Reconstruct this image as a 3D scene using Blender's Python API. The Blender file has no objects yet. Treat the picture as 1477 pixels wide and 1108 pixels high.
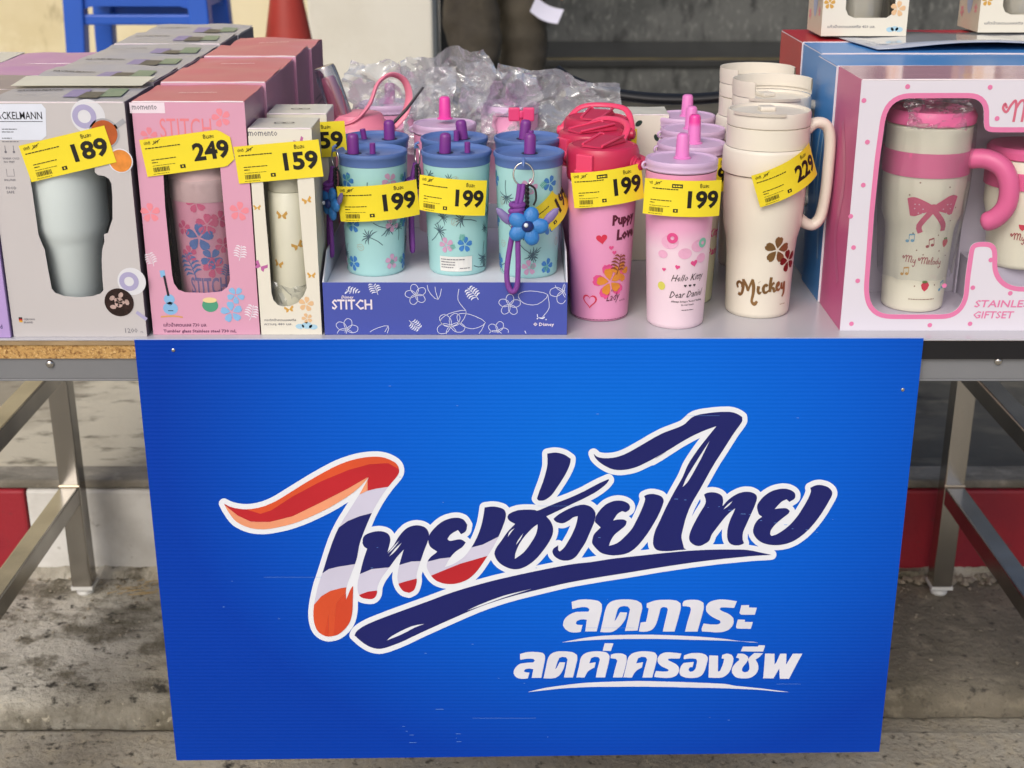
import bpy, bmesh, math, random
from math import sin, cos, pi, radians as R
from mathutils import Vector, Matrix, noise
random.seed(7)
S = bpy.context.scene
COL = S.collection

# ---------------------------------------------------------------- camera, world, sun, exposure
TH = R(20.4); CAM = Vector((0.0, -1.475, 1.244)); FPX = 1969.0
cd = bpy.data.cameras.new('camera'); cam = bpy.data.objects.new('camera', cd); COL.objects.link(cam)
cd.sensor_width = 36; cd.lens = 36*FPX/1477; cd.clip_start = .02; cd.clip_end = 200
cam.location = CAM; cam.rotation_euler = (R(90)-TH, 0, 0)
cd.dof.use_dof = True; cd.dof.focus_distance = 1.56; cd.dof.aperture_fstop = 9
S.camera = cam
W = bpy.data.worlds.new('World'); S.world = W; W.use_nodes = True
nt = W.node_tree; bg = nt.nodes['Background']
sky = nt.nodes.new('ShaderNodeTexSky'); sky.sky_type = 'NISHITA'; sky.sun_disc = False
SUN_EL, SUN_AZ = R(42), R(202)
sky.sun_elevation = SUN_EL; sky.sun_rotation = SUN_AZ; sky.dust_density = 4; sky.ozone_density = .6; sky.air_density = .7
nt.links.new(sky.outputs[0], bg.inputs[0]); bg.inputs[1].default_value = .145
sd = bpy.data.lights.new('sun', 'SUN'); sun = bpy.data.objects.new('sun', sd); COL.objects.link(sun)
sd.energy = 1.25; sd.angle = R(32); sd.color = (1, .995, .98)
sun.rotation_euler = Vector((-sin(SUN_AZ)*cos(SUN_EL), -cos(SUN_AZ)*cos(SUN_EL), -sin(SUN_EL))).to_track_quat('-Z', 'Y').to_euler()
S.view_settings.view_transform = 'Standard'; S.view_settings.look = 'None'
S.view_settings.gamma = 1; S.view_settings.use_curve_mapping = False; S.view_settings.exposure = -0.03
S.cycles.max_bounces = 8; S.cycles.transparent_max_bounces = 24

def at(px, py, Y):
    "world x, z of a reading of the photograph on the vertical plane y = Y"
    u = (px-738.5)/FPX; v = (554-py)/FPX
    t = (Y-CAM.y)/(cos(TH)+v*sin(TH))
    return u*t, CAM.z+(-sin(TH)+v*cos(TH))*t

# ---------------------------------------------------------------- materials
def lin(h):
    h = h.lstrip('#'); o = []
    for i in (0, 2, 4):
        c = int(h[i:i+2], 16)/255
        o.append(c/12.92 if c <= .04045 else ((c+.055)/1.055)**2.4)
    return tuple(o)
MATS = {}
def mat(name, col, rough=.5, metal=0., var=.06, scale=12., bump=0., bscale=60., spec=.5, coat=0., stretch=None, alpha=None):
    if name in MATS: return MATS[name]
    m = bpy.data.materials.new(name); m.use_nodes = True; n = m.node_tree; b = n.nodes['Principled BSDF']
    c = lin(col) if isinstance(col, str) else col
    b.inputs['Roughness'].default_value = rough; b.inputs['Metallic'].default_value = metal
    b.inputs['Specular IOR Level'].default_value = spec; b.inputs['Coat Weight'].default_value = coat
    b.inputs['Coat Roughness'].default_value = .12
    tc = n.nodes.new('ShaderNodeTexCoord'); mp = n.nodes.new('ShaderNodeMapping'); n.links.new(tc.outputs['Object'], mp.inputs[0])
    if stretch: mp.inputs['Scale'].default_value = stretch
    nz = n.nodes.new('ShaderNodeTexNoise'); nz.inputs['Scale'].default_value = scale; nz.inputs['Detail'].default_value = 6
    n.links.new(mp.outputs[0], nz.inputs[0])
    rp = n.nodes.new('ShaderNodeValToRGB'); n.links.new(nz.outputs['Fac'], rp.inputs[0])
    rp.color_ramp.elements[0].position = .3; rp.color_ramp.elements[1].position = .7
    rp.color_ramp.elements[0].color = tuple(max(0, x*(1-var)) for x in c)+(1,)
    rp.color_ramp.elements[1].color = tuple(min(1, x*(1+var)) for x in c)+(1,)
    n.links.new(rp.outputs[0], b.inputs['Base Color'])
    if bump:
        nb = n.nodes.new('ShaderNodeTexNoise'); nb.inputs['Scale'].default_value = bscale; nb.inputs['Detail'].default_value = 5
        n.links.new(mp.outputs[0], nb.inputs[0])
        bp = n.nodes.new('ShaderNodeBump'); bp.inputs['Strength'].default_value = bump; bp.inputs['Distance'].default_value = .004
        n.links.new(nb.outputs['Fac'], bp.inputs['Height']); n.links.new(bp.outputs[0], b.inputs['Normal'])
    MATS[name] = m
    return m
def ramp_mat(name, layers, rough=.8, bump=.4, bscale=40, bdist=.004):
    "stacked noise layers: (colour, scale, lo, hi, seed offset, stretch) each mixed over the one before"
    m = bpy.data.materials.new(name); m.use_nodes = True; n = m.node_tree; b = n.nodes['Principled BSDF']
    b.inputs['Roughness'].default_value = rough
    tc = n.nodes.new('ShaderNodeTexCoord'); prev = None
    for i, (c, sc, lo, hi, off, st) in enumerate(layers):
        c = lin(c)+(1,)
        if prev is None:
            rgb = n.nodes.new('ShaderNodeRGB'); rgb.outputs[0].default_value = c; prev = rgb.outputs[0]; continue
        mp = n.nodes.new('ShaderNodeMapping'); mp.inputs['Location'].default_value = (off, off*1.7, off*.6); mp.inputs['Scale'].default_value = st
        n.links.new(tc.outputs['Object'], mp.inputs[0])
        nz = n.nodes.new('ShaderNodeTexNoise'); nz.inputs['Scale'].default_value = sc; nz.inputs['Detail'].default_value = 9; nz.inputs['Roughness'].default_value = .62
        n.links.new(mp.outputs[0], nz.inputs[0])
        mr = n.nodes.new('ShaderNodeMapRange'); mr.inputs['From Min'].default_value = lo; mr.inputs['From Max'].default_value = hi
        n.links.new(nz.outputs['Fac'], mr.inputs[0])
        mx = n.nodes.new('ShaderNodeMix'); mx.data_type = 'RGBA'; n.links.new(mr.outputs[0], mx.inputs[0])
        n.links.new(prev, mx.inputs[6]); mx.inputs[7].default_value = c; prev = mx.outputs[2]
    n.links.new(prev, b.inputs['Base Color'])
    nb = n.nodes.new('ShaderNodeTexNoise'); nb.inputs['Scale'].default_value = bscale; nb.inputs['Detail'].default_value = 8; nb.inputs['Roughness'].default_value = .65
    n.links.new(tc.outputs['Object'], nb.inputs[0])
    bp = n.nodes.new('ShaderNodeBump'); bp.inputs['Strength'].default_value = bump; bp.inputs['Distance'].default_value = bdist
    n.links.new(nb.outputs['Fac'], bp.inputs['Height']); n.links.new(bp.outputs[0], b.inputs['Normal'])
    MATS[name] = m; return m
def film_mat(name, tint, clear=.8, rough=.12, milk=.0):
    "thin clear plastic: see-through with a glossy skin and a little milkiness"
    m = bpy.data.materials.new(name); m.use_nodes = True; n = m.node_tree; n.nodes.remove(n.nodes['Principled BSDF'])
    out = n.nodes['Material Output']
    tr = n.nodes.new('ShaderNodeBsdfTransparent'); tr.inputs[0].default_value = lin(tint)+(1,)
    gl = n.nodes.new('ShaderNodeBsdfGlossy'); gl.inputs['Roughness'].default_value = rough
    df = n.nodes.new('ShaderNodeBsdfDiffuse'); df.inputs[0].default_value = (.92, .93, .95, 1)
    lw = n.nodes.new('ShaderNodeLayerWeight'); lw.inputs[0].default_value = .25
    mr = n.nodes.new('ShaderNodeMapRange'); mr.inputs['To Min'].default_value = 1-clear; mr.inputs['To Max'].default_value = min(1, 1.5*(1-clear)+.35)
    n.links.new(lw.outputs['Fresnel'], mr.inputs[0])
    m1 = n.nodes.new('ShaderNodeMixShader'); n.links.new(mr.outputs[0], m1.inputs[0]); n.links.new(tr.outputs[0], m1.inputs[1]); n.links.new(gl.outputs[0], m1.inputs[2])
    m2 = n.nodes.new('ShaderNodeMixShader'); m2.inputs[0].default_value = milk; n.links.new(m1.outputs[0], m2.inputs[1]); n.links.new(df.outputs[0], m2.inputs[2])
    n.links.new(m2.outputs[0], out.inputs[0]); MATS[name] = m; return m

# ---------------------------------------------------------------- mesh helpers
class MB:
    def __init__(s): s.v = []; s.f = []; s.m = []
    def add(s, vs, fs, mi=0):
        o = len(s.v); s.v += [tuple(v) for v in vs]; s.f += [tuple(o+i for i in f) for f in fs]; s.m += [mi]*len(fs); return s
    def box(s, a, b, mi=0, face=None):
        x0, y0, z0 = a; x1, y1, z1 = b
        vs = [(x0,y0,z0),(x1,y0,z0),(x1,y1,z0),(x0,y1,z0),(x0,y0,z1),(x1,y0,z1),(x1,y1,z1),(x0,y1,z1)]
        fs = [(0,3,2,1),(4,5,6,7),(0,1,5,4),(1,2,6,5),(2,3,7,6),(3,0,4,7)]
        for i, f in enumerate(fs): s.add([vs[j] for j in f], [(0,1,2,3)], face[i] if face else mi)   # bottom top front right back left
        return s
    def lathe(s, prof, n=48, mi=0, c=(0,0,0), a0=0, a1=2*pi):
        o = len(s.v); full = abs(a1-a0-2*pi) < 1e-6; k = n if full else n+1
        for r, z in prof:
            for i in range(k):
                a = a0+(a1-a0)*i/n; s.v.append((c[0]+r*sin(a), c[1]-r*cos(a), c[2]+z))
        for j in range(len(prof)-1):
            for i in range(n):
                i2 = (i+1) % k if full else i+1
                s.f.append((o+j*k+i, o+j*k+i2, o+(j+1)*k+i2, o+(j+1)*k+i)); s.m.append(mi)
        return s
    def tube(s, pts, r, n=10, mi=0, closed=False, cap=True, flat=1.):
        pts = [Vector(p) for p in pts]; N = len(pts); o = len(s.v)
        rs = r if isinstance(r, (list, tuple)) else [r]*N
        up = Vector((0, 0, 1)); prev = None
        for i, p in enumerate(pts):
            t = (pts[(i+1) % N]-pts[i-1]) if closed else (pts[min(i+1, N-1)]-pts[max(i-1, 0)])
            t.normalize()
            if prev is None: a = t.cross(up if abs(t.z) < .9 else Vector((0, 1, 0))).normalized()
            else: a = (prev-t*prev.dot(t)).normalized()
            prev = a; b = t.cross(a)
            for k in range(n):
                q = 2*pi*k/n; s.v.append(tuple(p+a*cos(q)*rs[i]+b*sin(q)*rs[i]*flat))
        for i in range(N if closed else N-1):
            for k in range(n):
                i2 = (i+1) % N; k2 = (k+1) % n
                s.f.append((o+i*n+k, o+i*n+k2, o+i2*n+k2, o+i2*n+k)); s.m.append(mi)
        if cap and not closed:
            s.f.append(tuple(o+k for k in range(n))[::-1]); s.m.append(mi)
            s.f.append(tuple(o+(N-1)*n+k for k in range(n))); s.m.append(mi)
        return s
    def bar(s, p, q, w, h, mi=0):
        "square tube between two points"
        p, q = Vector(p), Vector(q); t = (q-p).normalized()
        a = t.cross(Vector((0, 0, 1)) if abs(t.z) < .9 else Vector((0, 1, 0))).normalized(); b = a.cross(t)
        vs = [c+a*i*w/2+b*j*h/2 for c in (p, q) for i, j in ((-1,-1),(1,-1),(1,1),(-1,1))]
        return s.add(vs, [(0,1,2,3),(7,6,5,4),(0,4,5,1),(1,5,6,2),(2,6,7,3),(3,7,4,0)], mi)
    def flat(s, vf, fn, mi=0):
        vs, fs = vf; return s.add([fn(x, y) for x, y in vs], fs, mi)
    def mesh(s, name, mats, smooth=None, bevel=0):
        m = bpy.data.meshes.new(name); m.from_pydata(s.v, [], s.f)
        for x in (mats if isinstance(mats, (list, tuple)) else [mats]): m.materials.append(x)
        m.polygons.foreach_set('material_index', s.m)
        bm = bmesh.new(); bm.from_mesh(m)
        if bevel:
            bmesh.ops.remove_doubles(bm, verts=bm.verts, dist=1e-6)
            ed = [e for e in bm.edges if len(e.link_faces) == 2 and e.calc_face_angle(0) > .6]
            bmesh.ops.bevel(bm, geom=ed, offset=bevel, segments=2, affect='EDGES', profile=.6)
        if s.closed_hint: bmesh.ops.recalc_face_normals(bm, faces=bm.faces)
        bm.to_mesh(m); bm.free()
        if smooth is not None:
            m.shade_smooth(); m.set_sharp_from_angle(angle=R(smooth))
        m.update(); return m
    closed_hint = False
def link(name, mesh, parent=None, loc=None, rot=None):
    o = bpy.data.objects.new(name, mesh); COL.objects.link(o); o.parent = parent
    if loc is not None: o.location = loc
    if rot is not None: o.rotation_euler = rot
    return o
def part(name, mb, mats, parent, smooth=None, bevel=0, loc=None, rot=None, label=None, recalc=False):
    mb.closed_hint = recalc
    o = link(name, mb.mesh(name, mats, smooth, bevel), parent, loc, rot)
    if label: o['label'] = label
    return o
def thing(name, label, cat, loc=(0,0,0), rz=0, group=None):
    o = link(name, None, None, loc, (0, 0, rz)); o.empty_display_size = .05
    o['label'] = label; o['category'] = cat
    if group: o['group'] = group
    return o
def tag(o, label, cat, group=None):
    o['label'] = label; o['category'] = cat
    if group: o['group'] = group
    return o
def struct(name, mb, mats, parent=None, **k):
    o = part(name, mb, mats, parent, **k)
    if parent is None: o['kind'] = 'structure'
    return o
def copy_tree(o, parent=None):
    kids = list(o.children); c = o.copy(); COL.objects.link(c); c.parent = parent
    for ch in kids: copy_tree(ch, c)
    return c

# 2D shapes ---------------------------------------------------------
def fill(loops, thick=0):
    "triangulated 2D area of closed loops, holes allowed"
    c = bpy.data.curves.new('tmp', 'CURVE'); c.dimensions = '2D'; c.fill_mode = 'BOTH' if thick else 'FRONT'; c.extrude = thick/2
    if not thick: c.fill_mode = 'BOTH'
    for l in loops:
        sp = c.splines.new('POLY'); sp.points.add(len(l)-1); sp.use_cyclic_u = True
        for p, q in zip(sp.points, l): p.co = (q[0], q[1], 0, 1)
    return _eval(c, thick)
def _eval(c, thick=0):
    o = bpy.data.objects.new('tmp', c); COL.objects.link(o)
    d = bpy.context.evaluated_depsgraph_get(); d.update()
    m = bpy.data.meshes.new_from_object(o.evaluated_get(d))
    if thick: r = ([tuple(v.co) for v in m.vertices], [tuple(p.vertices) for p in m.polygons])
    else: r = ([(v.co.x, v.co.y) for v in m.vertices], [tuple(p.vertices) for p in m.polygons])
    bpy.data.objects.remove(o); bpy.data.meshes.remove(m); bpy.data.curves.remove(c)
    return r
TC = {}
def text(body, h, bold=0., align='LEFT', shear=0., width=None, sp=1., rot=0.):
    "printed lettering; h is the cap height"
    k = (body, h, bold, align, shear, width, sp, rot)
    if k in TC: return TC[k]
    c = bpy.data.curves.new('tmp', 'FONT'); c.body = body; c.size = h/.73; c.offset = bold*h; c.shear = shear; c.space_character = sp
    c.resolution_u = 3 if h > .012 else 1
    c.align_x = 'LEFT'
    vs, fs = _eval(c)
    x0 = min(v[0] for v in vs); x1 = max(v[0] for v in vs); s = (width/(x1-x0)) if width else 1
    off = {'LEFT': x0, 'CENTER': (x0+x1)/2, 'RIGHT': x1}[align]
    vs = [((x-off)*s, y) for x, y in vs]
    if rot: vs = [(x*cos(rot)-y*sin(rot), x*sin(rot)+y*cos(rot)) for x, y in vs]
    TC[k] = (vs, fs); return TC[k]
def rect(x0, y0, x1, y1): return ([(x0,y0),(x1,y0),(x1,y1),(x0,y1)], [(0,1,2,3)])
def disc(cx, cy, rx, ry=None, n=20, hole=0, rot=0):
    ry = ry or rx; P = []
    for i in range(n):
        a = 2*pi*i/n; x, y = rx*cos(a), ry*sin(a); P.append((cx+x*cos(rot)-y*sin(rot), cy+x*sin(rot)+y*cos(rot)))
    if not hole: return (P, [tuple(range(n))])
    Q = [(cx+(x-cx)*hole, cy+(y-cy)*hole) for x, y in P]
    return (P+Q, [(i, (i+1) % n, n+(i+1) % n, n+i) for i in range(n)])
def blob(pts): return (list(pts), [tuple(range(len(pts)))])
def smooth2(p, n=4, closed=True):
    out = []; N = len(p)
    for i in range(N if closed else N-1):
        g = (lambda j: p[j % N]) if closed else (lambda j: p[min(max(j, 0), N-1)])
        a, b, c, d = g(i-1), g(i), g(i+1), g(i+2)
        for k in range(n):
            t = k/n; t2 = t*t; t3 = t2*t
            out.append(tuple(.5*((2*b[q])+(c[q]-a[q])*t+(2*a[q]-5*b[q]+4*c[q]-d[q])*t2+(3*b[q]-a[q]-3*c[q]+d[q])*t3) for q in range(len(b))))
    if not closed: out.append(tuple(p[-1]))
    return out
def ribbon(pts, w, closed=False, n=4, taper=True):
    "brush stroke along a smoothed line, w = width or list of widths"
    ws = w if isinstance(w, (list, tuple)) else [w]*len(pts)
    q = smooth2([(p[0], p[1], ww) for p, ww in zip(pts, ws)], n, closed); vs = []; N = len(q)
    for i, (x, y, ww) in enumerate(q):
        a = q[(i+1) % N] if closed or i < N-1 else q[i]; b = q[i-1] if closed or i > 0 else q[i]
        dx, dy = a[0]-b[0], a[1]-b[1]; L = math.hypot(dx, dy) or 1
        vs += [(x-dy/L*ww/2, y+dx/L*ww/2), (x+dy/L*ww/2, y-dx/L*ww/2)]
    fs = [(2*i, 2*i+1, 2*i+3, 2*i+2) for i in range(N-1)]
    if closed: fs.append((2*N-2, 2*N-1, 1, 0))
    return (vs, fs)
def xf(vf, dx=0, dy=0, rot=0, s=1., flip=False):
    vs, fs = vf; c, q = cos(rot)*s, sin(rot)*s
    return ([((-x if flip else x)*c-y*q+dx, (-x if flip else x)*q+y*c+dy) for x, y in vs], fs)
def heart(s):
    P = []
    for i in range(24):
        a = 2*pi*i/24; P.append((s*.062*16*sin(a)**3/2, s*.062*(13*cos(a)-5*cos(2*a)-2*cos(3*a)-cos(4*a))/2))
    return (P, [tuple(range(24))])
def flower(s, n=5):
    out = []
    for k in range(n):
        a = 2*pi*k/n
        out.append(xf(blob([(.07*s,0),(.22*s,.12*s),(.40*s,.21*s),(.55*s,.20*s),(.64*s,.10*s),(.60*s,.03*s),(.63*s,-.06*s),(.54*s,-.17*s),(.38*s,-.19*s),(.22*s,-.12*s)]), rot=a))
    return out
def palm(s):
    out = [ribbon([(0,0),(.06*s,.35*s),(.02*s,.8*s)], .04*s, n=2)]
    for k in range(9):
        a = R(200)-k*R(220)/8+R(0); L = .50*s*(.75+.25*((k*7) % 3)/2)
        out.append(ribbon([(.02*s,.8*s),(.02*s+L*.6*cos(a), .8*s+L*.6*sin(a)+.04*s),(.02*s+L*cos(a), .8*s+L*sin(a)-.03*s)], [.03*s,.055*s,.012*s], n=2))
    return out
def monstera(s):
    out = [ribbon([(0,0),(.05*s,.4*s),(0,.95*s)], .04*s, n=2)]
    for k in range(5):
        for sg in (-1, 1):
            y = (.2+.15*k)*s; L = (.42-.05*abs(k-1.5))*s
            out.append(ribbon([(0,y),(sg*L*.6,y+.1*s),(sg*L,y+.05*s)], [.02*s,.09*s,.03*s], n=2))
    return out
def shell(s):
    return [ribbon([(-.1*s,-.4*s),(-.35*s,.1*s),(0,.45*s),(.35*s,.1*s),(.1*s,-.4*s)], .04*s, n=3), ribbon([(0,-.4*s),(-.12*s,.3*s)], .03*s, n=1), ribbon([(0,-.4*s),(.12*s,.3*s)], .03*s, n=1)]

def plane_map(y, x0=0, z0=0, off=0):          # print on a front face: u right, v up
    return lambda u, v: (x0+u, y-off, z0+v)
def prof_r(prof):
    "radius of a lathe profile at a height"
    p = sorted((z, r) for r, z in prof if r > .01)
    def f(z):
        for (a, ra), (b, rb) in zip(p, p[1:]):
            if a <= z <= b: return ra+(rb-ra)*((z-a)/(b-a) if b > a else 1)
        return p[0][1] if z < p[0][0] else p[-1][1]
    return f
def wrap_map(rad, off=.0004, a0=0):           # print round a vessel; u = arc length at the nominal radius, v = height
    R0 = rad(0.1)
    def f(u, v):
        r = rad(v)+off; a = a0+u/R0
        return (r*sin(a), -r*cos(a), v)
    return f

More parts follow.
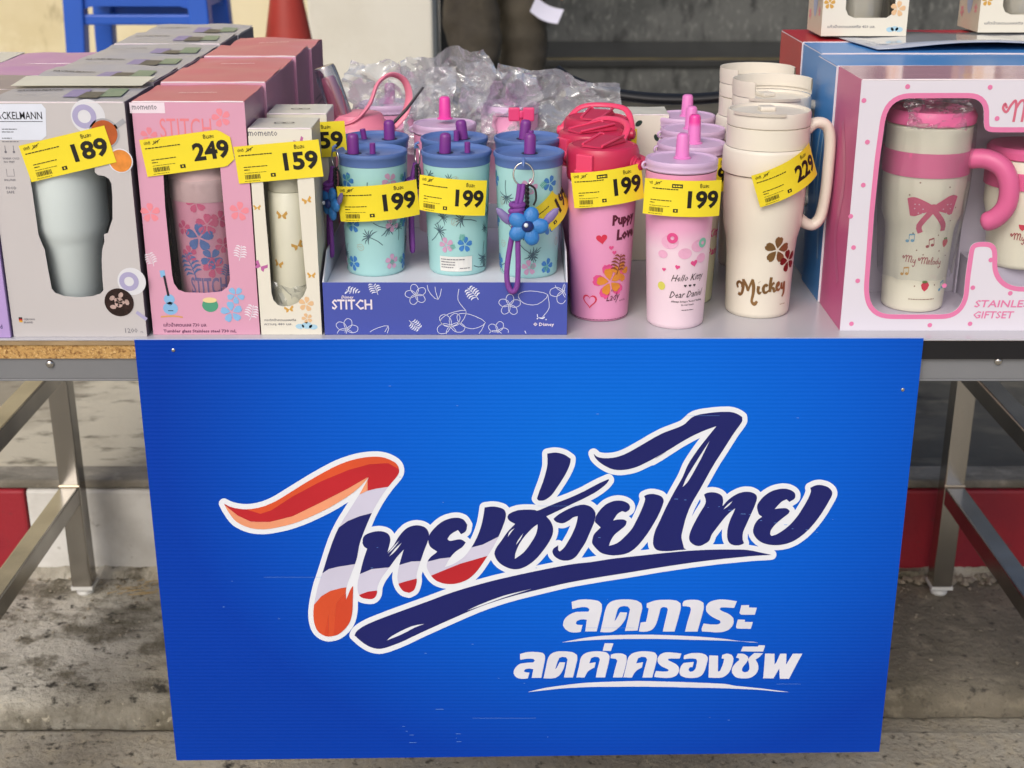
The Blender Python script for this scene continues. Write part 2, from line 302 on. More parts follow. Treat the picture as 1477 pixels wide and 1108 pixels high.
# shared materials
PAPER_W = mat('white_card', '#e4e4e6', .35, var=.03)
INK = mat('black_ink', '#14120f', .45, var=.1)
YEL = mat('yellow_tag_card', '#eeda30', .42, var=.025, scale=25, spec=.4)
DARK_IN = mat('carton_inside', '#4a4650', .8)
CLEAR = film_mat('clear_film', '#fdfeff', .97, .04)
CRINK = film_mat('crinkled_film', '#fbfcfd', .90, .12, .04)
STEEL = mat('stainless_steel', '#b3b0aa', .24, 1., var=.20, scale=9, bump=.06, bscale=30, stretch=(1, 1, .15))
SILV = mat('silver_metal', '#c9c6c0', .18, 1.)
CORD = mat('purple_cord', '#7b3a93', .5, bump=.5, bscale=900)
BLKC = mat('black_cord', '#17171a', .6)
LOGO = {
 'white': '2416,6712 82,1 44,-6 25,-6 36,-12 43,-21 46,-32 15,-17 6,-11 5,-16 5,-36 1,-28 -6,-26 -15,-34 -62,-100 -29,-51 -97,-184 -77,-141 -53,-111 -88,-194 28,5 39,3 37,-4 35,-10 37,-16 23,-16 27,-27 15,-21 45,37 52,31 47,20 29,8 38,4 31,0 37,-4 24,-6 17,-7 34,-18 17,-12 25,-28 32,30 39,28 43,24 45,17 50,12 43,5 48,-3 41,-9 40,-17 37,-23 26,-27 10,-14 11,-23 6,-18 3,-16 1,-36 -4,-22 -11,-26 -24,-29 -48,-33 22,-25 9,-16 4,-17 16,31 43,91 19,42 15,39 8,29 6,28 -7,22 -3,13 2,20 8,23 16,17 51,29 31,11 39,6 22,0 26,-3 49,-12 20,-7 27,-14 32,-23 30,-30 10,-14 13,-24 7,-21 3,-13 2,-12 0,-27 -4,-24 -14,-43 -69,-159 -52,-98 -43,-70 -37,-55 -58,-74 -38,-41 -38,-36 -38,-31 -39,-27 -50,-27 -45,-19 -34,-9 -48,-10 -40,-4 -50,-1 16,-16 10,-18 4,-14 2,-24 -3,-12 -8,-19 -14,-16 -22,-9 -22,-4 -133,-7 -131,-11 -347,-39 -333,-47 -363,-61 -398,-76 -270,-47 -369,-71 -86,-19 -125,-32 -461,-127 -154,-49 -114,-41 -104,-40 -113,-48 -114,-53 -352,-176 -234,-120 -181,-99 -94,-47 -74,-33 -70,-28 -36,-12 -51,-13 -40,-5 -55,5 -51,15 -29,12 -32,18 -41,28 -29,23 -43,41 -69,77 -9,19 -2,12 -1,16 6,28 21,47 12,19 11,13 12,14 36,31 54,39 57,33 65,32 216,95 503,205 193,81 11,4 1,3 -43,7 -41,13 -38,17 -38,25 -34,32 -26,34 -30,51 -26,57 -9,-34 -5,-27 2,-44 -1,-34 -7,-41 -16,-58 -12,-31 -13,-23 -23,-25 -14,-10 -57,-31 -19,-3 -14,2 -49,14 -19,8 -18,11 -13,11 -23,26 -22,36 -18,43 -15,54 -5,50 -1,34 8,65 -1,5 -68,-98 -18,-29 -21,-41 -12,-30 -10,-31 -7,-68 -8,-36 -14,-30 -10,-18 -27,-31 -16,-12 -29,-15 -33,-6 -27,0 -46,6 -40,10 -18,7 -29,17 -2,-15 -5,-96 -7,-52 -11,-57 -10,-38 -11,-36 -19,-42 -24,-42 -28,-38 -38,-43 -26,-25 -39,-30 -42,-23 -32,-12 -49,-11 -44,-4 -29,4 -39,12 -35,19 -30,23 -35,38 -10,15 -14,25 -13,36 -11,40 -10,63 -4,80 4,76 9,67 14,78 27,118 36,130 56,156 97,297 53,143 42,100 59,116 47,82 110,177 -119,-79 -112,-67 -136,-72 -107,-52 -72,-32 -106,-41 -84,-27 -52,-14 -129,-27 -54,-8 -53,-5 -77,2 -49,6 -42,9 -31,10 -41,15 -35,17 -57,35 -31,25 -12,13 -23,29 -30,45 -48,94 -31,80 -3,12 2,25 4,12 10,17 12,12 17,10 22,4 11,-1 11,-3 52,-31 35,-15 61,-15 40,-6 54,-2 45,3 69,12 60,17 33,12 49,21 31,15 65,37 314,206 128,81 103,62 94,53 64,34 47,22 53,22 87,31 78,22 54,12 84,12 61,4 51,0 46,-4 55,-12 34,-12 27,-12 52,-29 32,-24 28,-32 13,-22 11,-28 9,-43 1,-16 -3,-37 -3,-15 -7,-22 -12,-23 -14,-24 -32,-43 -71,-87 -62,-89 -55,-88 -55,-100 -47,-95 -51,-121 35,8 51,6 40,-3 35,-8 25,-9 32,-18 14,-11 23,-28 15,-30 42,58 55,59 38,27 36,18 21,8 35,9 37,5 54,-5 30,-7 24,-10 35,-21 23,-23 51,53 39,33 34,24 40,21 46,17 48,12 37,5 27,0 29,-3 31,-8 18,-7 26,-13 14,-11 25,-30 35,-66 3,-12 1,-18 -9,-58 -7,-30 -18,-35 -21,-23 -11,-8 21,-17 15,-18 20,43 17,41 24,69 15,50 13,55 15,87 13,96 10,22 17,17 11,6 15,5 79,12 35,0 53,-7 46,-13 19,-7 22,-12 17,-13 27,-32 28,13 41,15 22,6 39,6 38,4 94,0 53,-6 -9,7 -20,22 -11,16 -8,24 0,25 35,117 35,100 22,75 17,71 9,50 2,25 0,73 -3,51 4,27 9,17 10,12 23,12 66,12 27,3 20,0 45,-6 35,-8 40,-15 30,-16 60,-45 13,-15 9,-17 4,-23 -4,-56 -6,-33 -26,-76 -29,-65 -53,-98 -73,-124 -28,-42 126,52 111,54 56,29 125,76 67,37 88,43 19,8 14,2 17,-3 21,-11 12,-13 12,-23 5,-16 1,-15 -3,-26 -6,-12 -22,-36 -41,-48 -57,-50 -50,-38 -93,-59 31,-16 16,-12 31,-31 40,44 38,32 48,27 48,19 35,7 30,4 21,0 49,-7 45,-15 30,-17 13,-9 28,-27 18,-33 8,-25 2,-17 -1,-31 -5,-21 -8,-18 -5,-10 -19,-21 -32,-23 0,-2 10,-7 11,-12 9,-15 45,109 36,108 10,40 -9,27 -2,15 1,15 8,24 15,18 45,24 33,10 33,5 43,-2 43,-9 47,-16 23,-14 11,-8 26,-28 112,237 20,50 30,91 23,55 38,72 30,53 57,93 48,73 -80,-44 -109,-68 -96,-68 -143,-104 -90,-58 -13,-5 -15,0 -100,-55 -60,-29 -33,-12 -52,-15 -65,-11 -46,-5 -42,0 -38,5 -42,10 -33,12 -46,23 -38,23 -36,25 -25,22 -29,28 -18,22 -17,24 -10,22 -18,48 0,25 2,11 9,17 10,12 16,9 11,4 22,0 10,-4 15,-8 36,-34 29,-8 28,-3 44,0 33,3 32,6 48,13 49,21 55,29 158,99 114,75 100,58 45,21 149,61 36,18 24,18 69,73 43,28 38,14 42,12 44,8 124,17|2231,5504 -2,20 -4,12 -1,0 -7,-12 -44,-101 -16,-44 -21,-73 33,73 55,105|692,5184 -1,4 -33,-20 -34,-12 -22,-3 -16,0 -34,5 1,-44 -4,-33 -12,-49 -15,-42 19,7 12,2 12,-2 21,-9 12,-10 59,115|2507,5137 0,5 -2,-1 -62,-98 -6,-15 -11,-44 -10,-25 -11,-19 134,3 -18,45 -9,37 -5,34 -1,26|2819,5027 1,-11 16,-43 3,-15 -2,-25 62,-10 57,-13 -43,30 -43,45 -16,22 -17,31 -8,17 -9,29 -2,-5 -1,-26|1635,4872 13,2 -9,19 -8,27 -7,52 -34,-49 -49,-62|1010,4785 2,2 -15,14 -35,38 -30,39 -15,23 -79,-139 9,-1 42,4|493,4699 6,1 1,2 -12,10 -30,33 -12,18 -11,23 -10,31 -62,-85 -29,-35 -42,-43|-86,4562 4,2 -50,27 -38,27 -13,11 -40,47 -31,54 -73,-122 -26,-40 -46,-61 -44,-48 178,54',
 'navy': '2420,6648 80,0 16,-1 37,-7 32,-11 16,-7 16,-9 41,-28 2,-6 2,-17 1,-6 1,-14 -1,-8 -6,-17 -12,-23 -54,-87 -32,-55 -97,-184 -77,-141 -54,-110 -121,-266 -61,-123 -19,-42 -28,-72 -24,-78 -19,-75 -31,-173 -3,-28 1,-29 4,-21 26,-100 5,-14 5,-8 7,-6 12,-6 4,-3 -24,-4 -73,-6 -81,-11 -38,-1 -5,-2 -28,0 -6,2 -27,0 -6,1 -12,0 -25,5 -22,8 -13,8 -14,13 -14,21 -6,17 -5,20 -2,18 0,40 3,35 8,48 14,55 47,118 51,136 27,67 47,106 40,88 60,124 19,43 14,38 30,91 18,42 16,33 49,88 57,93 78,115 102,146 -7,-1 -112,-45 -47,-21 -72,-36 -59,-33 -86,-54 -76,-51 -26,-20 -20,-12 -4,-5 -9,-4 -6,-6 -4,-1 -2,-4 -5,-1 -68,-46 -80,-51 -68,-41 -100,-56 -43,-21 -47,-18 -47,-13 -35,-8 -30,-4 -28,-2 -5,-1 -42,0 -41,6 -21,6 -29,10 -35,18 -38,22 -31,22 -26,22 -16,15 -18,21 -14,19 -5,12 -13,35 9,-8 19,-19 10,-8 11,-6 19,-6 42,-8 14,0 5,-1 43,0 46,4 44,9 41,12 54,22 65,35 158,100 114,75 33,20 57,32 44,22 150,60 47,25 28,20 48,54 20,19 29,19 34,14 37,10 44,8 112,16 41,3 6,1|2300,6286 -99,-178 -126,-240 -19,-39 -15,-36 -32,-100 16,16 35,40 22,36 36,72 51,111 44,98 83,209|1798,6148 1,0 -1,-2 -64,-47 -37,-25 -19,-12 -6,-3 5,5|489,6136 22,1 24,-4 22,-4 35,-11 17,-7 20,-10 55,-42 2,-3 -3,-41 -6,-28 -7,-25 -17,-46 -25,-55 -12,-25 -40,-71 -71,-120 -22,-34 -16,-21 -20,-21 -15,-12 -23,-17 -24,-14 -17,-6 -11,-2 -29,0 -10,2 -9,5 -7,8 -8,12 32,105 35,100 23,80 18,77 9,50 4,38 0,73 -2,5 -1,49 4,3|1132,5796 3,0 2,-3 3,-8 0,-4 -26,-40 -23,-26 -30,-27 -37,-31 -36,-27 -27,-18 -51,-30 -73,-42 -132,-69 -118,-64 -180,-94 0,-1 5,-7 31,-35 10,-14 11,-20 13,-29 9,-30 4,-29 1,-35 -7,-38 -5,-19 -15,-40 -22,-46 -26,-46 -32,-50 -34,-50 -38,-51 -42,-47 -37,-34 -25,-20 -32,-22 -27,-15 -35,-16 -21,-7 -22,-4 -15,-2 -34,0 -30,5 -24,7 -33,14 -32,18 -18,11 -30,24 -28,33 -13,21 -9,19 -7,17 -7,29 -2,16 2,15 3,15 8,23 18,38 51,75 31,52 38,60 28,36 69,78 -3,3 -38,21 -19,13 -14,13 -10,14 -5,17 0,15 1,7 8,18 7,9 8,7 23,15 33,15 42,14 27,4 33,2 6,2 94,0 6,-2 30,-2 12,-3 12,-7 3,0 8,0 22,8 188,87 165,70 81,39 96,51 126,75 56,32|3604,5722 24,0 22,-3 19,-4 32,-11 15,-7 15,-10 14,-11 16,-16 12,-19 6,-13 1,-11 0,-22 -4,-19 -7,-18 -51,-118 -33,-69 -28,-53 -49,-82 -38,-55 -26,-36 -49,-56 -25,-24 -37,-33 -36,-28 -40,-25 -35,-16 -29,-12 -27,-7 -48,-10 -27,-3 -36,0 -5,-1 -5,1 -21,0 -46,6 -39,10 -28,9 -20,10 -19,10 -25,20 -21,20 -22,28 -11,20 -7,15 -6,15 -3,16 -2,24 4,29 10,41 6,15 15,29 21,27 40,32 -3,4 -27,18 -10,11 -4,10 -14,37 -5,23 -3,12 -1,27 3,18 12,27 29,46 24,30 23,22 27,22 19,14 33,18 32,12 31,9 23,4 31,3 34,-1 26,-5 24,-8 20,-8 24,-16 13,-14 8,-12 6,-15 2,-24 -2,-13 -7,-14 -11,-12 -46,-30 -36,34 -37,-18 -24,-18 -30,-36 -41,-56 49,8 31,3 13,0 5,1 26,0 10,-1 15,-7 9,-7 23,-21 -8,-27 -7,-11 -10,-9 -53,-47 -58,-56 -31,-37 -22,-33 -11,-20 -8,-20 -3,-16 -2,-32 16,-20 4,-3 30,10 25,10 25,16 46,33 31,27 38,38 19,21 28,36 36,53 19,31 21,38 51,108 28,64 19,58 7,32 2,14 -2,14 -9,28 21,14 31,16 18,5|2751,5634 33,0 25,-3 19,-5 27,-11 20,-15 6,-6 7,-10 5,-13 3,-18 -2,-19 -4,-25 -17,-66 -14,-42 -22,-62 -66,-189 -13,-45 -3,-32 1,-43 4,-29 16,-41 0,-5 -22,-14 -13,-6 -25,-7 -15,-1 -21,0 -14,1 -18,5 -21,8 -11,7 -13,12 -13,20 -6,13 -7,22 -6,26 -3,44 1,6 -1,31 3,27 7,46 7,33 9,35 15,46 19,48 17,55 1,5 0,1 -40,-34 -20,-19 -39,-45 -35,-47 -115,-179 -8,-14 -11,-28 -11,-43 -5,-13 -4,-8 -12,-14 -14,-11 -54,-34 -17,-7 -25,-3 -23,3 -13,3 -17,8 -25,16 -22,22 -11,18 -6,18 -2,7 -1,30 4,30 12,47 18,52 37,90 36,79 55,106 9,24 4,13 2,23 -3,22 -4,16 -17,47 0,4 17,13 18,9 27,6 25,3 28,-2 22,-4 20,-6 17,-8 10,-6 15,-11 14,-16 9,-18 3,-13 2,-11 2,-34 -4,-46 1,-5 53,68 18,19 27,26 26,20 39,24 25,12 38,12|1635,5605 32,1 33,-7 30,-9 18,-8 13,-7 18,-17 6,-11 4,-8 5,-16 1,-17 -14,-58 -24,-73 -32,-79 -25,-53 -46,-92 -43,-76 -46,-73 -46,-64 -28,-33 -23,-24 -19,-16 -33,-25 -25,-14 -26,-10 -27,-9 -31,-6 -34,-5 -32,-1 -7,-2 -30,0 -49,7 -45,11 -22,8 -17,8 -15,10 -22,20 -34,38 -23,31 -12,20 -6,16 -1,8 0,17 9,53 5,17 11,23 13,20 59,65 -1,3 -19,21 -47,47 -1,13 4,41 2,13 7,20 21,38 36,52 28,31 16,16 19,14 21,14 29,13 21,8 22,6 19,3 35,2 7,-2 13,0 18,-3 29,-9 26,-14 15,-11 9,-10 6,-9 6,-14 2,-8 0,-20 -5,-16 -10,-13 -36,-25 -40,16 -34,-20 -15,-13 -15,-18 -41,-72 5,-1 25,7 24,5 32,3 24,0 17,-3 12,-5 21,-13 2,-3 -5,-34 -3,-10 -5,-12 -9,-11 -15,-16 -41,-38 -41,-36 -19,-21 -20,-29 -18,-36 -15,-37 -12,-48 58,18 29,13 15,9 27,22 25,23 66,76 28,36 18,27 16,28 14,29 50,119 21,56 24,69 16,56 6,33 0,7 -3,12 -9,21 0,4 31,16 12,4 12,3|2612,5515 -39,-29 -17,-16 -22,-25 -28,-44 37,29 23,20 15,18|824,5465 26,1 15,-2 31,-8 15,-6 17,-9 20,-16 14,-15 11,-14 7,-13 10,-28 2,-11 1,-27 -8,-54 -13,-49 -78,-211 -19,-44 -20,-38 -60,-105 -20,-29 -16,-19 -22,-18 -24,-14 -24,-8 -23,-5 -15,0 -6,-1 -5,1 -20,0 -11,2 -32,10 -26,14 -20,14 -7,6 -18,19 -4,7 -9,16 -7,23 -1,21 5,15 7,14 7,7 50,38 1,-3 -2,-24 0,-31 4,-10 8,-9 7,-5 2,0 36,33 22,28 19,33 49,94 22,51 20,52 12,35 13,48 7,34 8,59 -3,1 -26,-6 -22,-8 -12,-7 -32,-28 -32,-21 -20,-13 -14,-6 -20,-5 -16,0 -19,3 -31,10 -10,6 -21,19 -9,18 -1,5 36,36 32,26 59,39 49,28 48,22 54,21 23,7|-254,5441 36,0 15,-1 40,-8 35,-11 18,-9 14,-10 6,-7 7,-12 7,-19 3,-15 0,-32 -4,-27 -8,-35 -15,-47 -19,-57 -42,-107 -190,-106 -135,-38 29,52 34,72 28,72 20,62 19,73 14,73 11,73 6,50 6,4|-1666,5355 1,-1 1,-1 -28,-58 -31,-74 -50,-126 -36,-95 -16,-51 -8,-32 -27,-142 -12,-43 -19,-55 -5,-2 -199,-35 -111,-29 -5,-2 -74,-54 -5,-3 79,245 53,152 48,122 13,27 32,66 10,9 86,67 16,11 136,61|-685,5294 31,0 17,-1 26,-6 28,-13 10,-8 6,-7 12,-18 22,-41 -7,-49 -5,-19 -8,-17 -9,-10 -14,-10 -31,-19 -3,3 -32,49 -3,4 -3,-1 -55,-34 -27,-21 -13,-14 -9,-13 -20,-35 0,-2 17,-20 10,-4 22,2 76,17 28,1 17,-5 11,-6 36,-28 1,-2 -22,-36 -17,-23 -14,-12 -55,-40 -22,-19 -31,-34 -26,-37 -129,-16 -137,-39 -8,0 0,2 9,19 11,18 10,13 22,23 48,39 17,17 -15,13 -41,29 -11,10 -16,18 -11,23 -5,18 -3,14 -1,24 -2,10 -13,-43 -44,-117 -40,-122 -2,-3 -111,-5 -128,-42 -16,-4 2,8 12,48 45,152 -54,-62 -35,-44 -33,-47 -57,-85 -18,-5 -11,-2 -11,0 -173,-19 -148,-69 0,3 9,32 17,68 25,91 20,63 30,85 -1,2 -27,19 -10,12 -7,15 -4,11 -3,13 -1,14 2,6 1,25 3,17 7,19 9,14 13,15 14,10 22,12 45,17 44,11 39,4 4,-1 23,0 29,-6 22,-8 21,-12 10,-9 12,-14 6,-14 4,-12 5,-31 -1,-23 -6,-30 -34,-124 43,47 30,39 18,29 39,74 18,29 33,44 34,38 21,18 22,14 24,12 27,9 20,5 25,3 12,0 29,-3 24,-6 20,-8 17,-9 11,-10 12,-14 8,-11 11,-28 5,-16 2,-22 -1,-6 0,-7 11,23 13,22 22,31 19,23 39,42 40,34 29,20 36,18 25,9 31,10 21,4|305,5175 -1,28 -1,2 -2,1 -27,-20 -18,-16 -23,-22 -48,-55 -25,-32 -35,-50 -24,-39 -19,-37 -16,-38 -14,-38 -10,-32 -4,-20 -3,-25 -2,-36 5,3 63,48 39,36 31,39 31,47 55,93 23,49 7,18 7,26 9,46|28,5152 0,3 -37,-26 -20,-21 -8,-14 -6,-18 -9,-41 38,61|136,5092 -37,-53 -28,-44 -12,-26 -14,-39 31,42 23,35 18,37|-1343,4995 -36,-36 -56,-63 -28,-36 -32,-46 57,53 23,27 30,40|-1320,4964 -50,-46 -37,-39 -32,-42 -39,-60 46,39 35,36 36,49|2479,4872 267,0 7,-1 23,0 6,-2 28,-1 81,-13 90,-23 132,-30 0,-1 -31,-3 -17,0 -5,-2 -20,0 -5,-1 -18,0 -28,-3 -18,0 -5,-2 -16,0 -5,-1 -15,0 -6,-2 -15,0 -6,-1 -63,-5 -309,-35 -191,-25 -141,-20 -288,-47 -262,-47 -261,-49 -269,-48 -219,-41 -150,-30 -85,-19 -89,-22 -363,-98 -140,-40 -153,-49 -74,-26 -107,-40 -122,-49 -146,-68 -351,-175 -234,-120 -224,-121 -51,-25 -73,-32 -67,-26 -47,-16 -33,-8 -26,-3 -31,1 -38,9 -45,17 -21,11 -22,15 -44,33 -42,41 -58,64 16,37 8,14 10,13 36,31 28,21 38,25 51,27 74,36 110,48 103,43 476,195 135,58 91,36 68,26 130,45 188,60 127,38 126,34 204,52 204,49 220,50 163,34 93,16 185,22 254,45 176,23 181,21 246,31 261,28 12,0 60,6 14,0 5,1 15,0 6,2 17,0 5,1 47,2 6,2 59,1 6,2 37,0 5,1 46,0 6,2 62,0|235,4338 -5,0 -262,-71 -66,-21 -77,-29 -103,-43 -119,-54 -63,-32 -102,-55 178,69 182,75 104,42 108,39|-1077,3853 -6,0 -60,-9 -31,-7 -29,-8 -37,-13 -54,-25 -78,-41 -50,-30 -55,-36 -29,-23 -38,-41 131,59 47,23 64,35 61,38 49,28 35,16 66,27',
 'red': '-1455,6002 5,1 9,-5 110,-70 5,-3 2,-6 -1,-24 -1,-10 -7,-18 -14,-27 -15,-21 -20,-25 -45,-55 -28,-36 -5,-5 -11,-2 -135,-22 -97,-27 4,142 17,33 -15,-14 -2,13 -234,-145 -346,-190 -319,-167 -15,-6 -268,-73 -41,0 -7,1 -129,0 -7,2 -41,0 -150,79 -147,139 -6,14 0,2 2,0 49,-29 19,-9 21,-8 32,-9 60,-12 27,-3 45,-2 163,-57 7,-1 137,50 253,175 343,195 338,150 242,71|-297,4786 2,0 -3,-5 -88,-146 -38,-54 -26,-33 -36,-38 -27,-24 -21,-16 -27,-16 -42,-20 -23,-9 -45,-12 -26,-5 -32,-3 -37,0 -5,1 -14,0 -25,4 -21,4 -27,8 -20,9 -25,12 -19,13 -18,15 -15,16 -16,21 -6,11 1,2 190,88 162,72|-1155,4480 2,-11 -1,-36 -10,-45 -8,-27 -7,-18 -10,-18 -10,-11 -9,-7 -41,-22 -50,14 -11,5 -16,12 -10,12 -20,31 -13,30 -5,17 1,5 100,35|-1642,4316 2,0 2,-2 -1,-25 -5,-23 -8,-18 -8,-15 -13,-16 -11,-8 -14,-7 -14,-3 -27,0 -33,4 -35,8 -14,6 -19,12 -10,12 -7,12 1,3 9,4 101,42',
 'orange': '-1627,6085 54,0 52,-6 32,-8 56,-22 55,-32 15,-12 15,-17 11,-20 7,-16 4,-27 -124,78 -221,-15 -242,-71 -335,-149 -346,-196 -256,-177 -135,-49 -167,58 13,3 52,3 80,15 62,18 29,11 77,35 48,25 67,41 260,173 146,92 104,62 94,54 100,50 53,22 64,24 92,27 91,17 51,6|-2014,4360 5,0 1,-3 -7,-28 -4,-50 -122,-133 -53,-459 -33,-9 -23,-1 -4,1 14,308 -67,-285 -3,-8 -4,-1 -23,14 -18,14 -17,17 -15,21 -11,20 -9,23 -9,35 -9,56 -4,66 4,76 13,87 93,116 113,75 128,36',
 'peach': '-1699,5821 1,-14 -4,-6 -61,-70 -47,-49 -61,-54 -60,-46 -69,-48 -87,-57 -84,-52 -120,-65 -66,-33 -83,-40 -103,-44 -62,-23 -83,-26 -134,-32 -51,-9 -61,-8 -24,-2 -76,2 -37,5 -47,10 -58,21 -32,15 -26,15 -34,25 -16,12 -24,28 -30,46 -37,70 -27,66 3,0 143,-136 150,-79 48,-2 177,-1 268,73 15,6 319,167 346,190|-1700,5789 -5,-142 -14,-4 -80,-43 -3,0',
 'rust': '-1932,4376 6,-1 -1,-21 -1,-8 -3,-73 -2,-6 -13,-211 -10,-70 -14,-56 -10,-31 -12,-29 -22,-37 -27,-38 -26,-29 -42,-39 -28,-19 -20,-10 -35,-11 -2,4 54,456 121,130 1,-28 -2,-61 53,129 17,33 15,24|-2241,3986 -13,-304 -1,-5 -3,0 -31,5 -15,5 -6,4',
 'pale': '-1461,5698 2,-1 -56,-80 -58,-92 -55,-99 -35,-70 -154,-44 -136,-61 -108,-82 16,33 48,83 193,313 86,45 112,31|-164,5042 2,-1 -11,-26 -55,-116 -32,-57 -28,-46 -10,-10 -326,-105 -354,-161 -14,22 -21,44 -12,39 -3,22 2,28 4,15 7,21 8,0 137,39 127,15 -2,-7 -21,-35 -44,-88 69,26 28,13 38,22 50,36 25,20 22,21 37,45 54,80 136,40|-1126,4715 22,0 2,-1 -28,-92 -18,-68 -7,-41 0,-33 -98,-28 -122,-42 -9,45 -2,47 5,46 5,31 14,68 5,16 144,48|-1894,4676 2,-3 -3,-10 -80,-204 -33,-98 -70,-13 -128,-36 -113,-75 -78,-98 -15,-16 19,93 40,157 28,86 33,91 81,59 5,2 111,29|-1480,4634 1,-1 -4,-8 -84,-120 -25,-45 -21,-45 -17,-49 -6,-28 -2,-21 -16,-4 -92,-11 -105,-44 -7,-1 -9,23 -5,27 -2,30 2,50 4,37 7,36 22,78 149,71 184,19',
